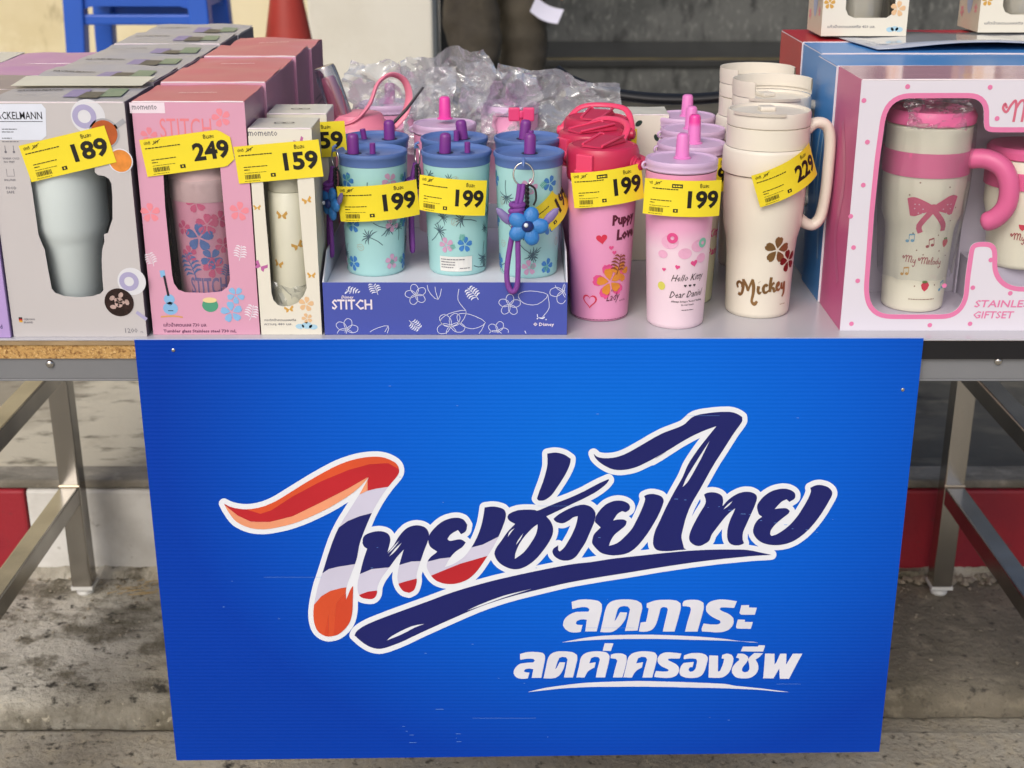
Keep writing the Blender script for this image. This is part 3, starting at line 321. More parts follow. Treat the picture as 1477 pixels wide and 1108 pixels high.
 'text': '862,4193 43,1 6,-2 41,-1 51,-7 33,-8 11,-4 16,-8 9,-9 23,-29 3,-60 -3,-37 -54,-279 -4,-3 -138,0 17,163 -12,3 -31,3 -19,0 -18,-3 -14,-5 -18,-10 -8,-6 -6,-8 -8,-24 10,-12 4,-4 12,-3 57,-4 -21,-96 -48,-9 -44,0 -29,5 -23,8 -30,20 -20,19 -13,22 -12,25 4,37 5,29 9,19 15,23 23,25 20,16 32,20 32,13 17,5 22,3 123,3 11,4 6,28 -19,22 -22,7 -15,2 -31,0 -16,-2 -39,-8 -63,-17 -3,1 -10,94 1,4 75,27 25,4|1340,4193 76,1 41,-4 43,-8 20,-6 20,-12 32,-22 3,-4 11,-37 2,-11 1,-21 -5,-33 -15,-83 -27,-191 -4,-2 -151,-6 30,155 23,146 -25,39 -39,7 -17,0 -27,-6 -15,-7 -8,-6 -13,-17 -7,-17 -7,-30 -26,-121 1,-2 5,3 12,16 47,102 85,-4 -9,-58 -10,-37 -22,-42 -33,-49 -27,-31 -22,-20 -28,-21 -22,-12 -12,-3 -24,-4 -76,0 -5,2 -32,1 28,153 17,111 8,38 13,48 12,27 10,15 18,19 16,12 18,10 40,13 38,6|2524,4192 57,0 17,-1 48,-7 92,-16 -23,-78 -6,-14 -20,0 -78,6 -59,0 -3,-1 -7,-9 -8,-13 8,-9 16,-14 17,-10 60,-26 16,-10 25,-20 28,-31 3,-5 4,-18 4,-30 -2,-27 -9,-31 -10,-18 -19,-23 -17,-16 -29,-17 -36,-12 -28,-5 -35,-3 -36,0 -58,6 -102,7 -2,5 -4,24 0,11 7,27 11,37 3,7 91,-13 68,-1 13,2 9,3 11,7 15,13 -10,30 -35,16 -51,29 -31,21 -14,12 -26,28 -9,13 -7,13 -5,21 -2,44 18,36 8,10 8,9 12,9 18,9 27,10 42,10|1841,4188 67,1 25,-2 30,-3 33,-6 18,-7 10,-7 29,-25 6,-49 -1,-24 -3,-26 -24,-128 -35,-166 -140,-1 -4,2 22,139 22,119 5,42 0,8 -3,8 -13,18 -33,7 -13,-2 -11,-6 -15,-13 -17,-91 -18,-83 -9,-32 -7,-22 -11,-24 -13,-20 -10,-12 -12,-12 -24,-14 -37,-12 -40,-3 -56,4 6,51 12,75 34,7 28,1 2,6 12,63 15,117 -2,3 -25,13 1,48 2,10 67,28 33,10 53,8|2167,4188 57,1 47,-7 24,-10 34,-23 3,-5 8,-53 -2,-38 -32,-169 -26,-132 -2,-7 -148,0 -4,2 20,121 33,148 5,40 -5,16 -9,16 -46,10 -15,2 -26,-1 -3,10 -2,30 12,25 13,12 28,8|2796,4113 92,1 2,-2 0,-8 -1,-19 3,-4 78,-2 17,-2 -19,-94 -5,-2 -158,0 -5,1 -19,19 -2,4|2765,3914 86,-3 2,-6 -3,-22 2,-2 98,-2 -19,-93 -4,-2 -30,0 -8,2 -98,0 -31,2 -11,18 -1,13 5,34|1502,3701 242,0 8,-2 49,0 6,-1 44,0 6,-2 40,0 5,-1 36,0 6,-2 98,-3 6,-2 55,-2 6,-1 146,-8 160,-13 133,-13 99,-14 165,-27 56,-5 100,-5 37,-5 27,-6 -92,4 -148,17 -65,3 -6,2 -27,0 -6,1 -137,4 -5,1 -49,0 -6,2 -51,0 -6,1 -245,5 -5,2 -100,2 -6,1 -135,4 -6,1 -135,2 -7,1 -430,-1 -7,-2 -58,0 -6,-1 -149,-4 -6,-1 -32,0 -6,-2 -82,-3 -137,-10 -261,-25 -2,1 0,1 258,59 76,13 72,9 112,12 64,3 5,2 26,0 5,2 81,1 6,2 57,0 5,1|1143,3581 87,-1 21,-2 -31,-107 -84,3 -16,2|3041,3552 42,1 6,-2 31,-1 0,-9 -17,-78 -197,1 -7,2 -68,0 -3,1 21,67 184,-1 3,2|590,3467 72,-1 72,-9 14,-3 18,-9 37,-30 5,-33 0,-35 -1,-11 -48,-244 -53,0 -7,-2 -52,1 41,256 -18,34 -47,6 -15,-4 -23,-13 -2,-4 -20,-51 -27,-106 16,18 4,7 35,76 56,-1 12,-2 -11,-59 -10,-34 -24,-55 -17,-28 -12,-13 -22,-19 -21,-12 -17,-5 -44,-5 -89,2 27,146 15,94 10,42 13,32 14,22 13,13 11,9 20,12 39,13|1027,3467 58,-1 41,-5 30,-7 9,-4 14,-9 10,-11 17,-27 1,-11 -2,-38 -5,-40 -41,-221 -4,-1 -108,0 -4,1 19,128 27,126 -4,9 -13,25 -30,7 -17,0 -18,-5 -28,-15 -21,-72 80,14 -14,-76 -38,-20 -22,-16 -15,-14 -13,-17 -7,-14 -26,-62 -49,-1 -7,2 -45,0 2,18 26,131 14,104 6,21 8,20 7,12 9,11 13,14 29,21 18,7 31,8 40,6|1611,3467 35,0 41,-3 36,-5 23,-5 13,-5 12,-8 8,-12 16,-26 -2,-51 -6,-46 -41,-214 -5,-2 -113,0 -4,2 19,114 30,141 -16,34 -31,7 -24,-1 -41,-19 -21,-72 1,-1 82,15 1,-4 -12,-72 -35,-20 -16,-11 -13,-12 -22,-28 -11,-20 -24,-53 -50,0 -7,2 -47,0 0,4 27,144 15,99 6,26 8,19 8,15 25,28 10,7 22,13 41,12 41,6|250,3459 21,0 6,-2 41,-1 25,-4 32,-8 12,-7 8,-9 13,-25 1,-38 -3,-31 -41,-248 -120,0 20,124 -43,10 -25,-1 -36,-12 -14,-26 10,-8 14,-6 23,-4 24,-1 -20,-83 -48,-7 -28,0 -41,8 -26,12 -7,7 -10,13 -18,36 3,37 5,19 13,26 20,27 26,22 18,10 18,5 69,10 71,4 21,26 -20,24 -32,4 -39,0 -15,-2 -75,-14 -1,1 -2,20 -1,60 37,14 36,10 32,5|1910,3452 38,1 18,-2 126,-16 1,-4 -3,-12 -15,-56 -104,1 -28,-4 -7,-2 -4,-14 3,-5 93,-50 16,-13 7,-8 21,-34 4,-41 -2,-11 -6,-22 -12,-24 -11,-14 -11,-10 -14,-8 -20,-9 -26,-7 -42,-4 -39,1 -57,5 -62,8 -2,2 0,10 2,23 15,53 76,-9 45,0 28,3 11,17 -18,15 -61,31 -25,18 -26,27 -10,17 -5,21 -3,37 18,38 12,17 14,11 21,11 30,11|2247,3442 49,1 25,-2 23,-3 17,-6 37,-17 16,-22 6,-12 4,-13 1,-17 -12,-76 -14,-68 -6,-20 -14,-35 -10,-17 -13,-16 -15,-12 -24,-12 -25,-7 -23,-3 -55,-2 -47,5 -28,9 -41,22 -13,30 -3,13 -1,19 3,24 10,39 9,22 27,34 7,2 105,12 10,-1 -11,-71 -5,-2 -19,0 -13,-3 -12,-37 18,-24 4,-3 22,4 15,6 7,6 15,20 7,20 4,16 9,63 -1,24 -12,26 -41,6 -47,0 -59,-9 -5,1 -2,3 2,47 2,3 49,20 22,7 27,5|2995,3442 67,-1 6,-2 36,-1 -42,-52 -19,-17 -27,-21 30,-53 10,-34 3,-41 -2,-18 -8,-30 -14,-28 -20,-23 -25,-21 -18,-10 -33,-10 -41,-3 -7,1 -29,0 -27,4 -18,3 -22,7 -13,7 -12,10 -10,12 -24,38 -4,31 0,25 6,24 16,31 14,20 19,24 28,27 -8,27 -29,6 -5,3 19,57 32,0 26,-1 15,-4 19,-8 32,-26 9,-30 2,-12 4,13 8,14 19,24|1289,3437 49,1 26,-5 14,-6 33,-18 4,-9 5,-35 1,-33 -1,-13 -18,-106 -24,-101 -6,-20 -110,0 -5,1 22,120 26,116 -18,29 -5,2 -57,7 -4,2 0,37 1,10 26,11 19,7|2647,3434 23,0 46,-18 4,-5 15,-25 7,-24 -1,-36 -8,-56 -16,-60 -10,-26 -9,-20 -10,-15 -25,-29 -31,-21 -17,-7 -33,-7 -64,0 -35,3 -27,0 -8,3 -3,41 1,6 -2,43 1,7 -3,91 1,7 -3,91 0,30 30,1 5,-2 39,0 6,-1 29,-1 4,-67 -1,-8 5,-88 -1,-8 3,-56 1,-3 26,14 23,70 12,50 6,50 -5,2 -27,4 -1,1 7,47 3,4|3129,3434 65,0 7,-1 44,-1 11,-151 1,-4 15,24 10,20 34,112 77,-1 5,-123 -1,-7 3,-25 72,155 113,1 4,-1 -69,-175 -70,-185 -110,0 -4,1 -3,17 -14,125 -2,3 -60,-139 -128,0|2926,3343 -1,6 -7,-21 -25,-44 -23,-34 -8,-16 -2,-8 -3,-16 1,-23 16,-13 9,-5 6,-2 11,0 29,8 17,30 2,20 -4,38 -4,24 -12,40|1559,3041 186,-3 6,-2 53,0 6,-1 49,0 6,-2 48,0 5,-2 47,0 5,-1 183,-5 6,-2 75,-2 6,-1 32,0 6,-2 30,0 6,-2 164,-6 6,-2 55,-2 116,-8 51,-9 48,-13 35,-6 337,-39 341,-52 -73,3 -70,5 -192,22 -83,7 -106,5 -6,1 -25,1 -6,1 -64,2 -6,2 -107,3 -6,2 -127,3 -6,2 -44,0 -6,1 -54,0 -6,2 -199,2 -6,1 -46,0 -6,2 -141,3 -6,2 -50,0 -6,2 -67,0 -6,1 -226,2 -9,2 -173,0 -9,1 -82,0 -6,-1 -64,0 -8,-2 -305,0 -8,-2 -67,0 -6,-1 -36,0 -6,-2 -95,-3 -6,-2 -21,0 -6,-2 -117,-6 -117,-10 -376,-48 -2,1 0,1 120,35 104,25 164,29 224,32 118,12 65,3 6,2 24,0 6,1 24,0 6,2 26,0 6,2 147,5 5,1 39,0 6,2 40,0 6,2 42,0 5,1',
}

# ---------------------------------------------------------------- setting
GROUND = ramp_mat('stained_paving', [('#c2bdae',0,0,0,0,0), ('#9a9484',3.2,.42,.62,1,(1,1,1)), ('#c6bba0',2.1,.52,.68,5,(1,1,1)), ('#57513f',4.2,.52,.66,9,(1,1.6,1)), ('#6e6858',16,.50,.64,13,(1,1,1)), ('#3b3830',34,.58,.66,3,(1,1,1)), ('#c4bca6',60,.62,.70,4,(1,1,1)), ('#2f2c25',11,.66,.72,21,(1,1,1))], .92, 1., 60, .009)
GROUND_F = ramp_mat('front_paving', [('#b5ae9d',0,0,0,0,0), ('#958d7c',4,.42,.66,2,(1,1,1)), ('#b0a58d',30,.5,.72,5,(1,1,1)), ('#4b463a',60,.56,.68,9,(1,1,1)), ('#33302a',14,.66,.71,2,(1,1,1))], .92, 1., 95, .007)
FLOOR = ramp_mat('walkway_concrete', [('#c4bca6',0,0,0,0,0), ('#9a917d',2.5,.45,.62,1,(1,1,1)), ('#77705f',9,.55,.66,5,(1,2.2,1)), ('#cdc3a9',5,.58,.72,8,(1,1,1))], .85, .5, 30)
mb = MB(); GX = 14
# a broad ground sheet, front slab, rear slab with a rounded worn nose
mb.add([(-60,-60,-.052),(60,-60,-.052),(60,80,-.052),(-60,80,-.052)], [(0,1,2,3)])
struct('ground', mb, GROUND_F)
def slab(name, x0, x1, y0, y1, z, m, nx, seed, hgt=.03, rag=.008):
    mb = MB(); prof = [(0,-.045),(.003,-.024),(.013,-.010),(.034,-.002),(.06,0)]
    rows = []; ys = [y0+p[0] for p in prof]+[y0+.06+(y1-y0-.06)*k/8 for k in range(1, 9)]
    zs = [z+p[1] for p in prof]+[z]*8
    for j, (yy, zz) in enumerate(zip(ys, zs)):
        for i in range(nx+1):
            x = x0+(x1-x0)*i/nx
            w = noise.noise(Vector((x*5, seed, 0)))*rag+noise.noise(Vector((x*22, seed, 3)))*rag*.5
            f = 1-min(1, j/8)
            dz = noise.noise(Vector((x*9, yy*9, seed)))*.0025+(noise.noise(Vector((x*30, 1, seed)))*.005 if 0 < j < 4 else 0)
            rows.append((x, yy+w*f, zz+(dz if j > 0 else 0)))
    fs = [(j*(nx+1)+i, j*(nx+1)+i+1, (j+1)*(nx+1)+i+1, (j+1)*(nx+1)+i) for j in range(len(ys)-1) for i in range(nx)]
    mb.add(rows, fs); return mb
pav = struct('pavement', slab('s', -3.4, .590, .392, .93, 0, GROUND, 260, 4), GROUND, smooth=60)
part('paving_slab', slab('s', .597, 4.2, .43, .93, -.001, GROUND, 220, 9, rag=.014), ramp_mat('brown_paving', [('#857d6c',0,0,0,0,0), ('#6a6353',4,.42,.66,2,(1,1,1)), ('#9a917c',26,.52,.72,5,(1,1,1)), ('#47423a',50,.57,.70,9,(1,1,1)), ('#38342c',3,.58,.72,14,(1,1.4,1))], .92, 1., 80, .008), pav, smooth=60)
part('paving_slab', MB().box((-3.4,-1.2,-.08), (4.2,.376,-.034)), GROUND_F, pav, bevel=.008)
# kerb stones, painted red and white
KW = ramp_mat('kerb_white_paint', [('#dddcd6',0,0,0,0,0), ('#bcb9b0',5,.45,.7,1,(1,1,1)), ('#8f8a7e',30,.64,.72,3,(1,1,1))], .6, .35, 60)
KR = ramp_mat('kerb_red_paint', [('#9c2430',0,0,0,0,0), ('#842030',6,.45,.7,1,(1,1,1)), ('#6b3436',34,.62,.72,3,(1,1,1))], .5, .35, 60)
KC = ramp_mat('kerb_bare_concrete', [('#8f897c',0,0,0,0,0), ('#6f6a5e',8,.45,.62,1,(1,3,1)), ('#a8a190',20,.55,.7,3,(1,1,1))], .9, .6, 60)
kerb = thing('kerb', 'painted kerb of red and white stones behind the table legs', 'kerb', (0, .83, 0))
del kerb['label'], kerb['category']; kerb['kind'] = 'structure'
xs = [-3.1, -1.965, -.905, .2, 1.31, 2.4, 3.5]
for i in range(6):
    part('kerb_stone', MB().box((xs[i]+.0015, 0, .012), (xs[i+1]-.0015, .072, .176)), [KW, KR][i % 2], kerb, bevel=.006)
mbk = MB(); n = 700
rows = []
for j, (yy, zz) in enumerate([(-.012,.0),(-.006,.012),(.001,.017),(.01,.017)]):
    for i in range(n+1):
        x = -3.1+6.6*i/n; w = noise.noise(Vector((x*14, 3, j)))
        rows.append((x, yy-.022*max(0, w)*(j < 3)-.006*(j == 0)-.006*noise.noise(Vector((x*60, 8, j))), zz+.010*w*(j > 0)+.005*noise.noise(Vector((x*50, 2, j)))))
mbk.add(rows, [(j*(n+1)+i, j*(n+1)+i+1, (j+1)*(n+1)+i+1, (j+1)*(n+1)+i) for j in range(3) for i in range(n)])
part('mortar_fillet', mbk, GROUND, kerb)
part('kerb_cap', MB().box((-3.1, .004, .178), (3.5, .072, .195)), KC, kerb, bevel=.005)
fl = struct('walkway_floor', MB().box((-9, .905, -.02), (.10, 6.98, .19)), FLOOR, bevel=.003)
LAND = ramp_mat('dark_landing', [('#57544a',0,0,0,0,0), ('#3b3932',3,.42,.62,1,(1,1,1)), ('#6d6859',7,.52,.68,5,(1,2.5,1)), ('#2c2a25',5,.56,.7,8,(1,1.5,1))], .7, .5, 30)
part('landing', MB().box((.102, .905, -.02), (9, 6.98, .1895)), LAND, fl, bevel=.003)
WALL = ramp_mat('stained_plaster', [('#d9cfae',0,0,0,0,0), ('#c9bd98',1.2,.4,.65,2,(1,1,1)), ('#8f8263',3.0,.60,.70,6,(1,1,.5)), ('#6f6549',7,.64,.72,8,(1,1,.7)), ('#e3dcc0',2.2,.58,.75,4,(1,1,1))], .9, .3, 12)
tag(part('back_wall', MB().box((-9, 6.2, .19), (-.86, 6.4, 4.2)), WALL, None), 'cream plaster wall with dark mildew stains behind the blue stool', 'wall')
PIL = ramp_mat('cream_paint', [('#d6d4c8',0,0,0,0,0), ('#cbc8ba',2,.45,.7,3,(1,1,1)), ('#a9a698',24,.70,.76,3,(1,1,1))], .6, .15, 30)
tag(part('pillar', MB().box((-.868, 4.5, .19), (-.338, 5.03, 4.2)), PIL, None, bevel=.012), 'square cream pillar standing behind the pink bottle', 'pillar')
# dark stone steps
STEP = ramp_mat('dark_terrazzo', [('#5c5d59',0,0,0,0,0), ('#444643',3,.42,.62,1,(1,1,1)), ('#7b7c76',40,.55,.72,3,(1,1,.5)), ('#2a2b29',14,.56,.7,6,(1,1,.4))], .55, .3, 40)
TREAD = mat('dark_tread', '#2b2c2b', .35, var=.3, scale=10)
NOSE = mat('dull_brass_strip', '#6e6138', .5, .2, var=.5, scale=6)
stp = struct('steps', MB().box((-.33, 5.42, .19), (6, 7.6, .385)).box((-.33, 6.22, .39), (6, 7.6, .665)).box((-.33, 6.98, .67), (6, 7.8, .935)).box((-.33, 7.7, .94), (6, 8.2, 4.2)), STEP, bevel=.006)
for k, (yy, z) in enumerate([(5.40,.388),(6.20,.668),(6.96,.938)]):
    part('tread', MB().box((-.33, yy, z-.028), (6, yy+.80, z+.006)), TREAD, stp, bevel=.004)
    part('nosing_strip', MB().box((-.33, yy+.012, z+.007), (6, yy+.045, z+.010)), NOSE, stp)
tag(part('dark_door_post', MB().box((-.325, 4.86, .19), (-.20, 4.98, 4.2)), mat('dark_post', '#1d1f20', .5), None, bevel=.006), 'dark upright post between the cream pillar and the steps', 'post')

# ---------------------------------------------------------------- folding table
TX = .93; TD = .81
APR = mat('grey_enamel', '#85878a', .38, .3, var=.05)
tb = thing('folding_table', 'long folding table with grey laminate top, particleboard edge and steel legs carrying the display', 'table', (0, 0, 0))
LAM = mat('grey_laminate', '#b9b8bd', .22, var=.03, scale=4, spec=.6)
CHIP = ramp_mat('particleboard', [('#c39a5c',0,0,0,0,0), ('#8a6234',260,.5,.62,1,(1,1,1)), ('#e0bd80',330,.55,.68,7,(1,1,1)), ('#5a3c1c',420,.64,.70,4,(1,1,1))], .85, .8, 400, .002)
BAND = mat('black_edge_band', '#17171a', .35, var=.2)
part('table_core', MB().box((-TX, .001, .7262), (TX, TD, .7478)), CHIP, tb)
part('table_top', MB().box((-TX, 0, .748), (TX, TD, .7500)), LAM, tb, bevel=.0005)
part('edge_band', MB().box((-.34, -.0012, .7262), (TX, .0008, .7476)), BAND, tb)
part('edge_trim', MB().box((-TX, -.0010, .7430), (-.342, .0008, .7476)), mat('torn_brown_trim', '#9b8462', .5, var=.2, scale=30), tb)
ap = part('apron', MB().box((-.9, .004, .700), (.9, .0065, .7258)).box((-.9, .004, .6975), (.9, .03, .6998)).box((-.9, .77, .700), (.9, .79, .7258)), APR, tb, bevel=.0008)
for px in (72, 1440):
    x, z = at(px, 525 if px < 700 else 521, .003)
    part('rivet', MB().lathe([(.0048,0),(.0048,.0015),(.0036,.003),(.0015,.0038),(.0001,.004)], 20), SILV, tb, smooth=40, loc=(x, .004, z), rot=(R(90), 0, 0))
for sg in (-1, 1):
    X = .79*sg
    for Y in (.045, .762):
        lg = part('leg', MB().box((X-.018, Y-.018, .018), (X+.018, Y+.018, .6973)), STEEL, tb, bevel=.003)
        part('foot', MB().lathe([(.0,.0),(.014,.0),(.016,.004),(.012,.009),(.009,.010),(.009,.0145)], 20).box((-.0195,-.0195,.0148), (.0195,.0195,.021)), mat('white_plastic_foot', '#d5d5d0', .5), lg, smooth=30, loc=(X, Y, 0))
    for z in (.206, .444):
        part('side_rail', MB().bar((X, .064, z), (X, .743, z), .034, .034), STEEL, tb, bevel=.003)
    part('weld', MB().tube([(X-.018, .7435, .224), (X+.018, .7435, .224)], .0022, 6), mat('weld_bead', '#c9b9a0', .4, .8), tb)

# ---------------------------------------------------------------- corrugated sign
def board_mat():
    m = bpy.data.materials.new('blue_printed_board'); m.use_nodes = True; n = m.node_tree; b = n.nodes['Principled BSDF']; L = n.links.new
    b.inputs['Roughness'].default_value = .5; b.inputs['Specular IOR Level'].default_value = .15
    tc = n.nodes.new('ShaderNodeTexCoord');     sub = n.nodes.new('ShaderNodeVectorMath'); sub.operation = 'SUBTRACT'; sub.inputs[1].default_value = (.11, 0, .62)
    sc = n.nodes.new('ShaderNodeVectorMath'); sc.operation = 'MULTIPLY'; sc.inputs[1].default_value = (1.0, 0, 1.15)
    ln = n.nodes.new('ShaderNodeVectorMath'); ln.operation = 'LENGTH'
    L(tc.outputs['Object'], sub.inputs[0]); L(sub.outputs[0], sc.inputs[0]); L(sc.outputs[0], ln.inputs[0])
    rp = n.nodes.new('ShaderNodeValToRGB'); L(ln.outputs['Value'], rp.inputs[0])
    e = rp.color_ramp.elements; e[0].position = .05; e[0].color = lin('#0069d8')+(1,); e[1].position = .52; e[1].color = lin('#003aa6')+(1,)
    e2 = e.new(.27); e2.color = lin('#005acb')+(1,)
    nz = n.nodes.new('ShaderNodeTexNoise'); nz.inputs['Scale'].default_value = 3
    hs = n.nodes.new('ShaderNodeHueSaturation'); mr = n.nodes.new('ShaderNodeMapRange'); mr.inputs['To Min'].default_value = .9; mr.inputs['To Max'].default_value = 1.1
    L(tc.outputs['Object'], nz.inputs[0]); L(nz.outputs['Fac'], mr.inputs[0]); L(mr.outputs[0], hs.inputs['Value']); L(rp.outputs[0], hs.inputs['Color']); L(hs.outputs[0], b.inputs['Base Color'])
    wv = n.nodes.new('ShaderNodeTexWave'); wv.bands_direction = 'Z'; wv.inputs['Scale'].default_value = 63; wv.inputs['Distortion'].default_value = .25; wv.inputs['Detail'].default_value = 1
    L(tc.outputs['Object'], wv.inputs[0])
    bp = n.nodes.new('ShaderNodeBump'); bp.inputs['Strength'].default_value = .22; bp.inputs['Distance'].default_value = .0006
    L(wv.outputs['Fac'], bp.inputs['Height']); L(bp.outputs[0], b.inputs['Normal'])
    # scuffs
    return m
BLUE = board_mat()
sg = thing('blue_sign', 'large blue corrugated board with slanted navy lettering hanging from the table edge', 'sign')
c0 = [(-.4277,.7521),(.4659,.7540),(.4676,.1990),(-.4283,.1860)]
mb = MB(); F_, B_ = -.0090, -.0050
vs = [(x, F_, z) for x, z in c0]+[(x, B_, z) for x, z in c0]
mb.add(vs, [(3,2,1,0)], 0); mb.add(vs, [(0,1,5,4),(1,2,6,5),(2,3,7,6),(3,0,4,7),(4,5,6,7)], 1)
part('board', mb, [BLUE, mat('board_edge', '#aebcd6', .5)], sg)
LOGO_M = {'white': mat('print_white', '#e3e8ee', .4, var=.02), 'navy': mat('print_navy', '#131a62', .35, var=.08, scale=5), 'red': mat('print_red', '#b9202a', .38, var=.12, scale=6),
  'orange': mat('print_orange', '#d5502a', .38, var=.12, scale=6), 'peach': mat('print_peach', '#e99a72', .38, var=.1, scale=8), 'rust': mat('print_rust', '#cc4526', .38, var=.1), 'pale': mat('print_pale_grey', '#cbc9dc', .4), 'text': mat('print_lettering', '#d9dbe3', .4)}
def loops(s):
    out = []
    for l in s.split('|'):
        x = z = 0; q = []
        for t in l.split():
            a, b = t.split(','); x += int(a); z += int(b); q.append((x/1e4, z/1e4))
        out.append(q)
    return out
def inside(p, l):
    c = False
    for i in range(len(l)):
        a, b = l[i-1], l[i]
        if (a[1] > p[1]) != (b[1] > p[1]) and p[0] < (b[0]-a[0])*(p[1]-a[1])/(b[1]-a[1])+a[0]: c = not c
    return c
def nested(ls):
    "each outline with its own holes"
    dep = [sum(inside(l[0], m) for m in ls if m is not l) for l in ls]; out = []
    for i, l in enumerate(ls):
        if dep[i] % 2 == 0: out.append([l]+[m for j, m in enumerate(ls) if dep[j] == dep[i]+1 and inside(m[0], l)])
    return out
for k, d, nm in (('white',.0003,'logo_outline'),('pale',.0005,'logo_band'),('navy',.0006,'logo_letter'),('red',.0007,'logo_band'),('orange',.0008,'logo_band'),('peach',.0009,'logo_band'),('rust',.0009,'logo_band'),('text',.0004,'slogan_letter')):
    for grp_ in nested(loops(LOGO[k])): part(nm, MB().flat(fill(grp_), lambda u, v: (u, F_-d, v)), LOGO_M[k], sg)
scr = MB()
for i in range(46):
    if i < 14: u, v, L = .19+.013*i+random.uniform(0,.006), .556-.0035*i+random.uniform(-.003,.003), random.uniform(.001,.006)
    elif i < 26: u, v, L = random.uniform(-.4,.0), random.uniform(.2,.7), random.uniform(.001,.003)
    elif i < 32: u, v, L = random.uniform(-.14,-.06), random.uniform(.21,.27), random.uniform(.001,.012)
    else: u, v, L = random.uniform(-.1,.45), random.uniform(.22,.72), random.uniform(.0005,.003)
    scr.flat(rect(u, v, u+L, v+.0005), lambda a, b: (a, F_-.0011, b))
for u, v, L in ((.03,.545,.05),(.09,.38,.06),(-.30,.45,.07),(.20,.66,.04),(-.05,.25,.08),(.33,.30,.03)):
    scr.flat(rect(u, v, u+L, v+.00025), lambda a, b: (a, F_-.0011, b))
part('scratches', scr, mat('scratch', '#6d9be0', .5), sg)['kind'] = 'stuff'
for px, py in ((250,505),(1302,562)):
    x, z = at(px, py, F_)
    part('screw', MB().lathe([(.0022,0),(.002,.0008),(.0008,.0014),(.0001,.0014)], 14), SILV, sg, smooth=40, loc=(x, F_, z), rot=(R(90),0,0))

# ---------------------------------------------------------------- price tags
def bars(x0, y0, w, h, seed, n=34):
    rr = random.Random(seed); mbs = []; x = x0
    while x < x0+w:
        b = rr.choice((.0003,.0005,.0008)); mbs.append(rect(x, y0, x+b, y0+h)); x += b+rr.choice((.0003,.0005,.0007))
    return mbs
def dashes(x0, y, w, seed, h=.0011):
    rr = random.Random(seed); out = []; x = x0
    while x < x0+w:
        l = rr.uniform(.0015,.005); out.append(rect(x, y, min(x+l, x0+w), y+h)); x += l+.0006
    return out
def tag_mesh(num, old, badge, clip, peel, Rb, w=.094, h=.041):
    "card and print of a price tag, bent about a vertical axis with radius Rb"
    def bend(off):
        def f(u, v):
            a = u/Rb; r = Rb+off
            return (r*sin(a), Rb-r*cos(a)+ (.004*max(0,(-u-.034)/.013)*max(0,(v-.008)/.012) if peel else 0)*-1, v)
        return f
    card = MB(); f = bend(0); N = 22
    for i in range(N):
        u0 = -w/2+w*i/N; u1 = -w/2+w*(i+1)/N; tp = lambda u: h/2-(max(0, u-(w/2-.012))*.8 if clip else 0); bt = lambda u: -h/2+(max(0, u-(w/2-.010))*.7 if clip else 0)
        card.add([f(u0,bt(u0)),f(u1,bt(u1)),f(u1,tp(u1)),f(u0,tp(u0))], [(0,1,2,3)])
    g = bend(.00028); p = MB()
    P = [xf(text(num, .0188, .05, 'LEFT', width=.038), dx=.0055, dy=-.0095), xf(text('ชิ้นละ', .0042, .02, 'LEFT', width=.0115), dx=.019, dy=.0125),
         xf(text('ปกติ', .0032, .02, 'LEFT', width=.0065), dx=-.043, dy=.0145), xf(text(old, .0036, .02, 'LEFT', shear=.3, width=.006), dx=-.0335, dy=.0142),
         ribbon([(-.0345,.0135),(-.0255,.0185)], .0006, n=1)]
    P += dashes(-.043, .0095, .037, 3)+dashes(-.039, -.0035, .026, 5, .0009)+dashes(-.039, -.0065, .006, 6, .0009)+dashes(-.039, -.0098, .024, 8, .0005)
    P += bars(-.039, -.0165, .0165, .005, 11)+dashes(-.040, -.0188, .017, 12, .0005)
    P = [([(x*w/.094, y) for x, y in q[0]], q[1]) for q in P]
    for q in P: p.flat(q, g)
    p.flat(rect(-.0105*w/.094,-.0158,-.0050*w/.094,-.0118), g); g2 = bend(.0005)
    ps = MB().flat(disc(-.0077*w/.094,-.0138,.0010,n=8), g2)
    if badge: p.flat(rect(-.013,.0118,-.001,.0162), g); [ps.flat(q, g2) for q in dashes(-.0118,.0132,.0095,4,.0015)]
    return card, p, ps
TM = {}
def price_tag(parent, loc, yaw=0, roll=0, pitch=0, num='199', old='399', badge=False, clip=False, peel=False, Rb=.09, w=.094):
    k = (num, old, badge, clip, peel, Rb, w)
    if k not in TM:
        c, p, ps = tag_mesh(num, old, badge, clip, peel, Rb, w)
        TM[k] = (c.mesh('price_tag', YEL, 40), p.mesh('tag_print', INK), ps.mesh('tag_symbol', YEL))
    rot = (Matrix.Rotation(yaw, 3, 'Z') @ Matrix.Rotation(pitch, 3, 'X') @ Matrix.Rotation(-roll, 3, 'Y')).to_euler()
    t = link('price_tag', TM[k][0], parent, loc, rot)
    link('tag_print', TM[k][1], t); link('tag_symbol', TM[k][2], t)
    return t
def tag_on(parent, px, py, Y, **k):
    x, z = at(px, py, Y); return price_tag(parent, (x-parent.location.x, Y-parent.location.y, z-parent.location.z), **k)

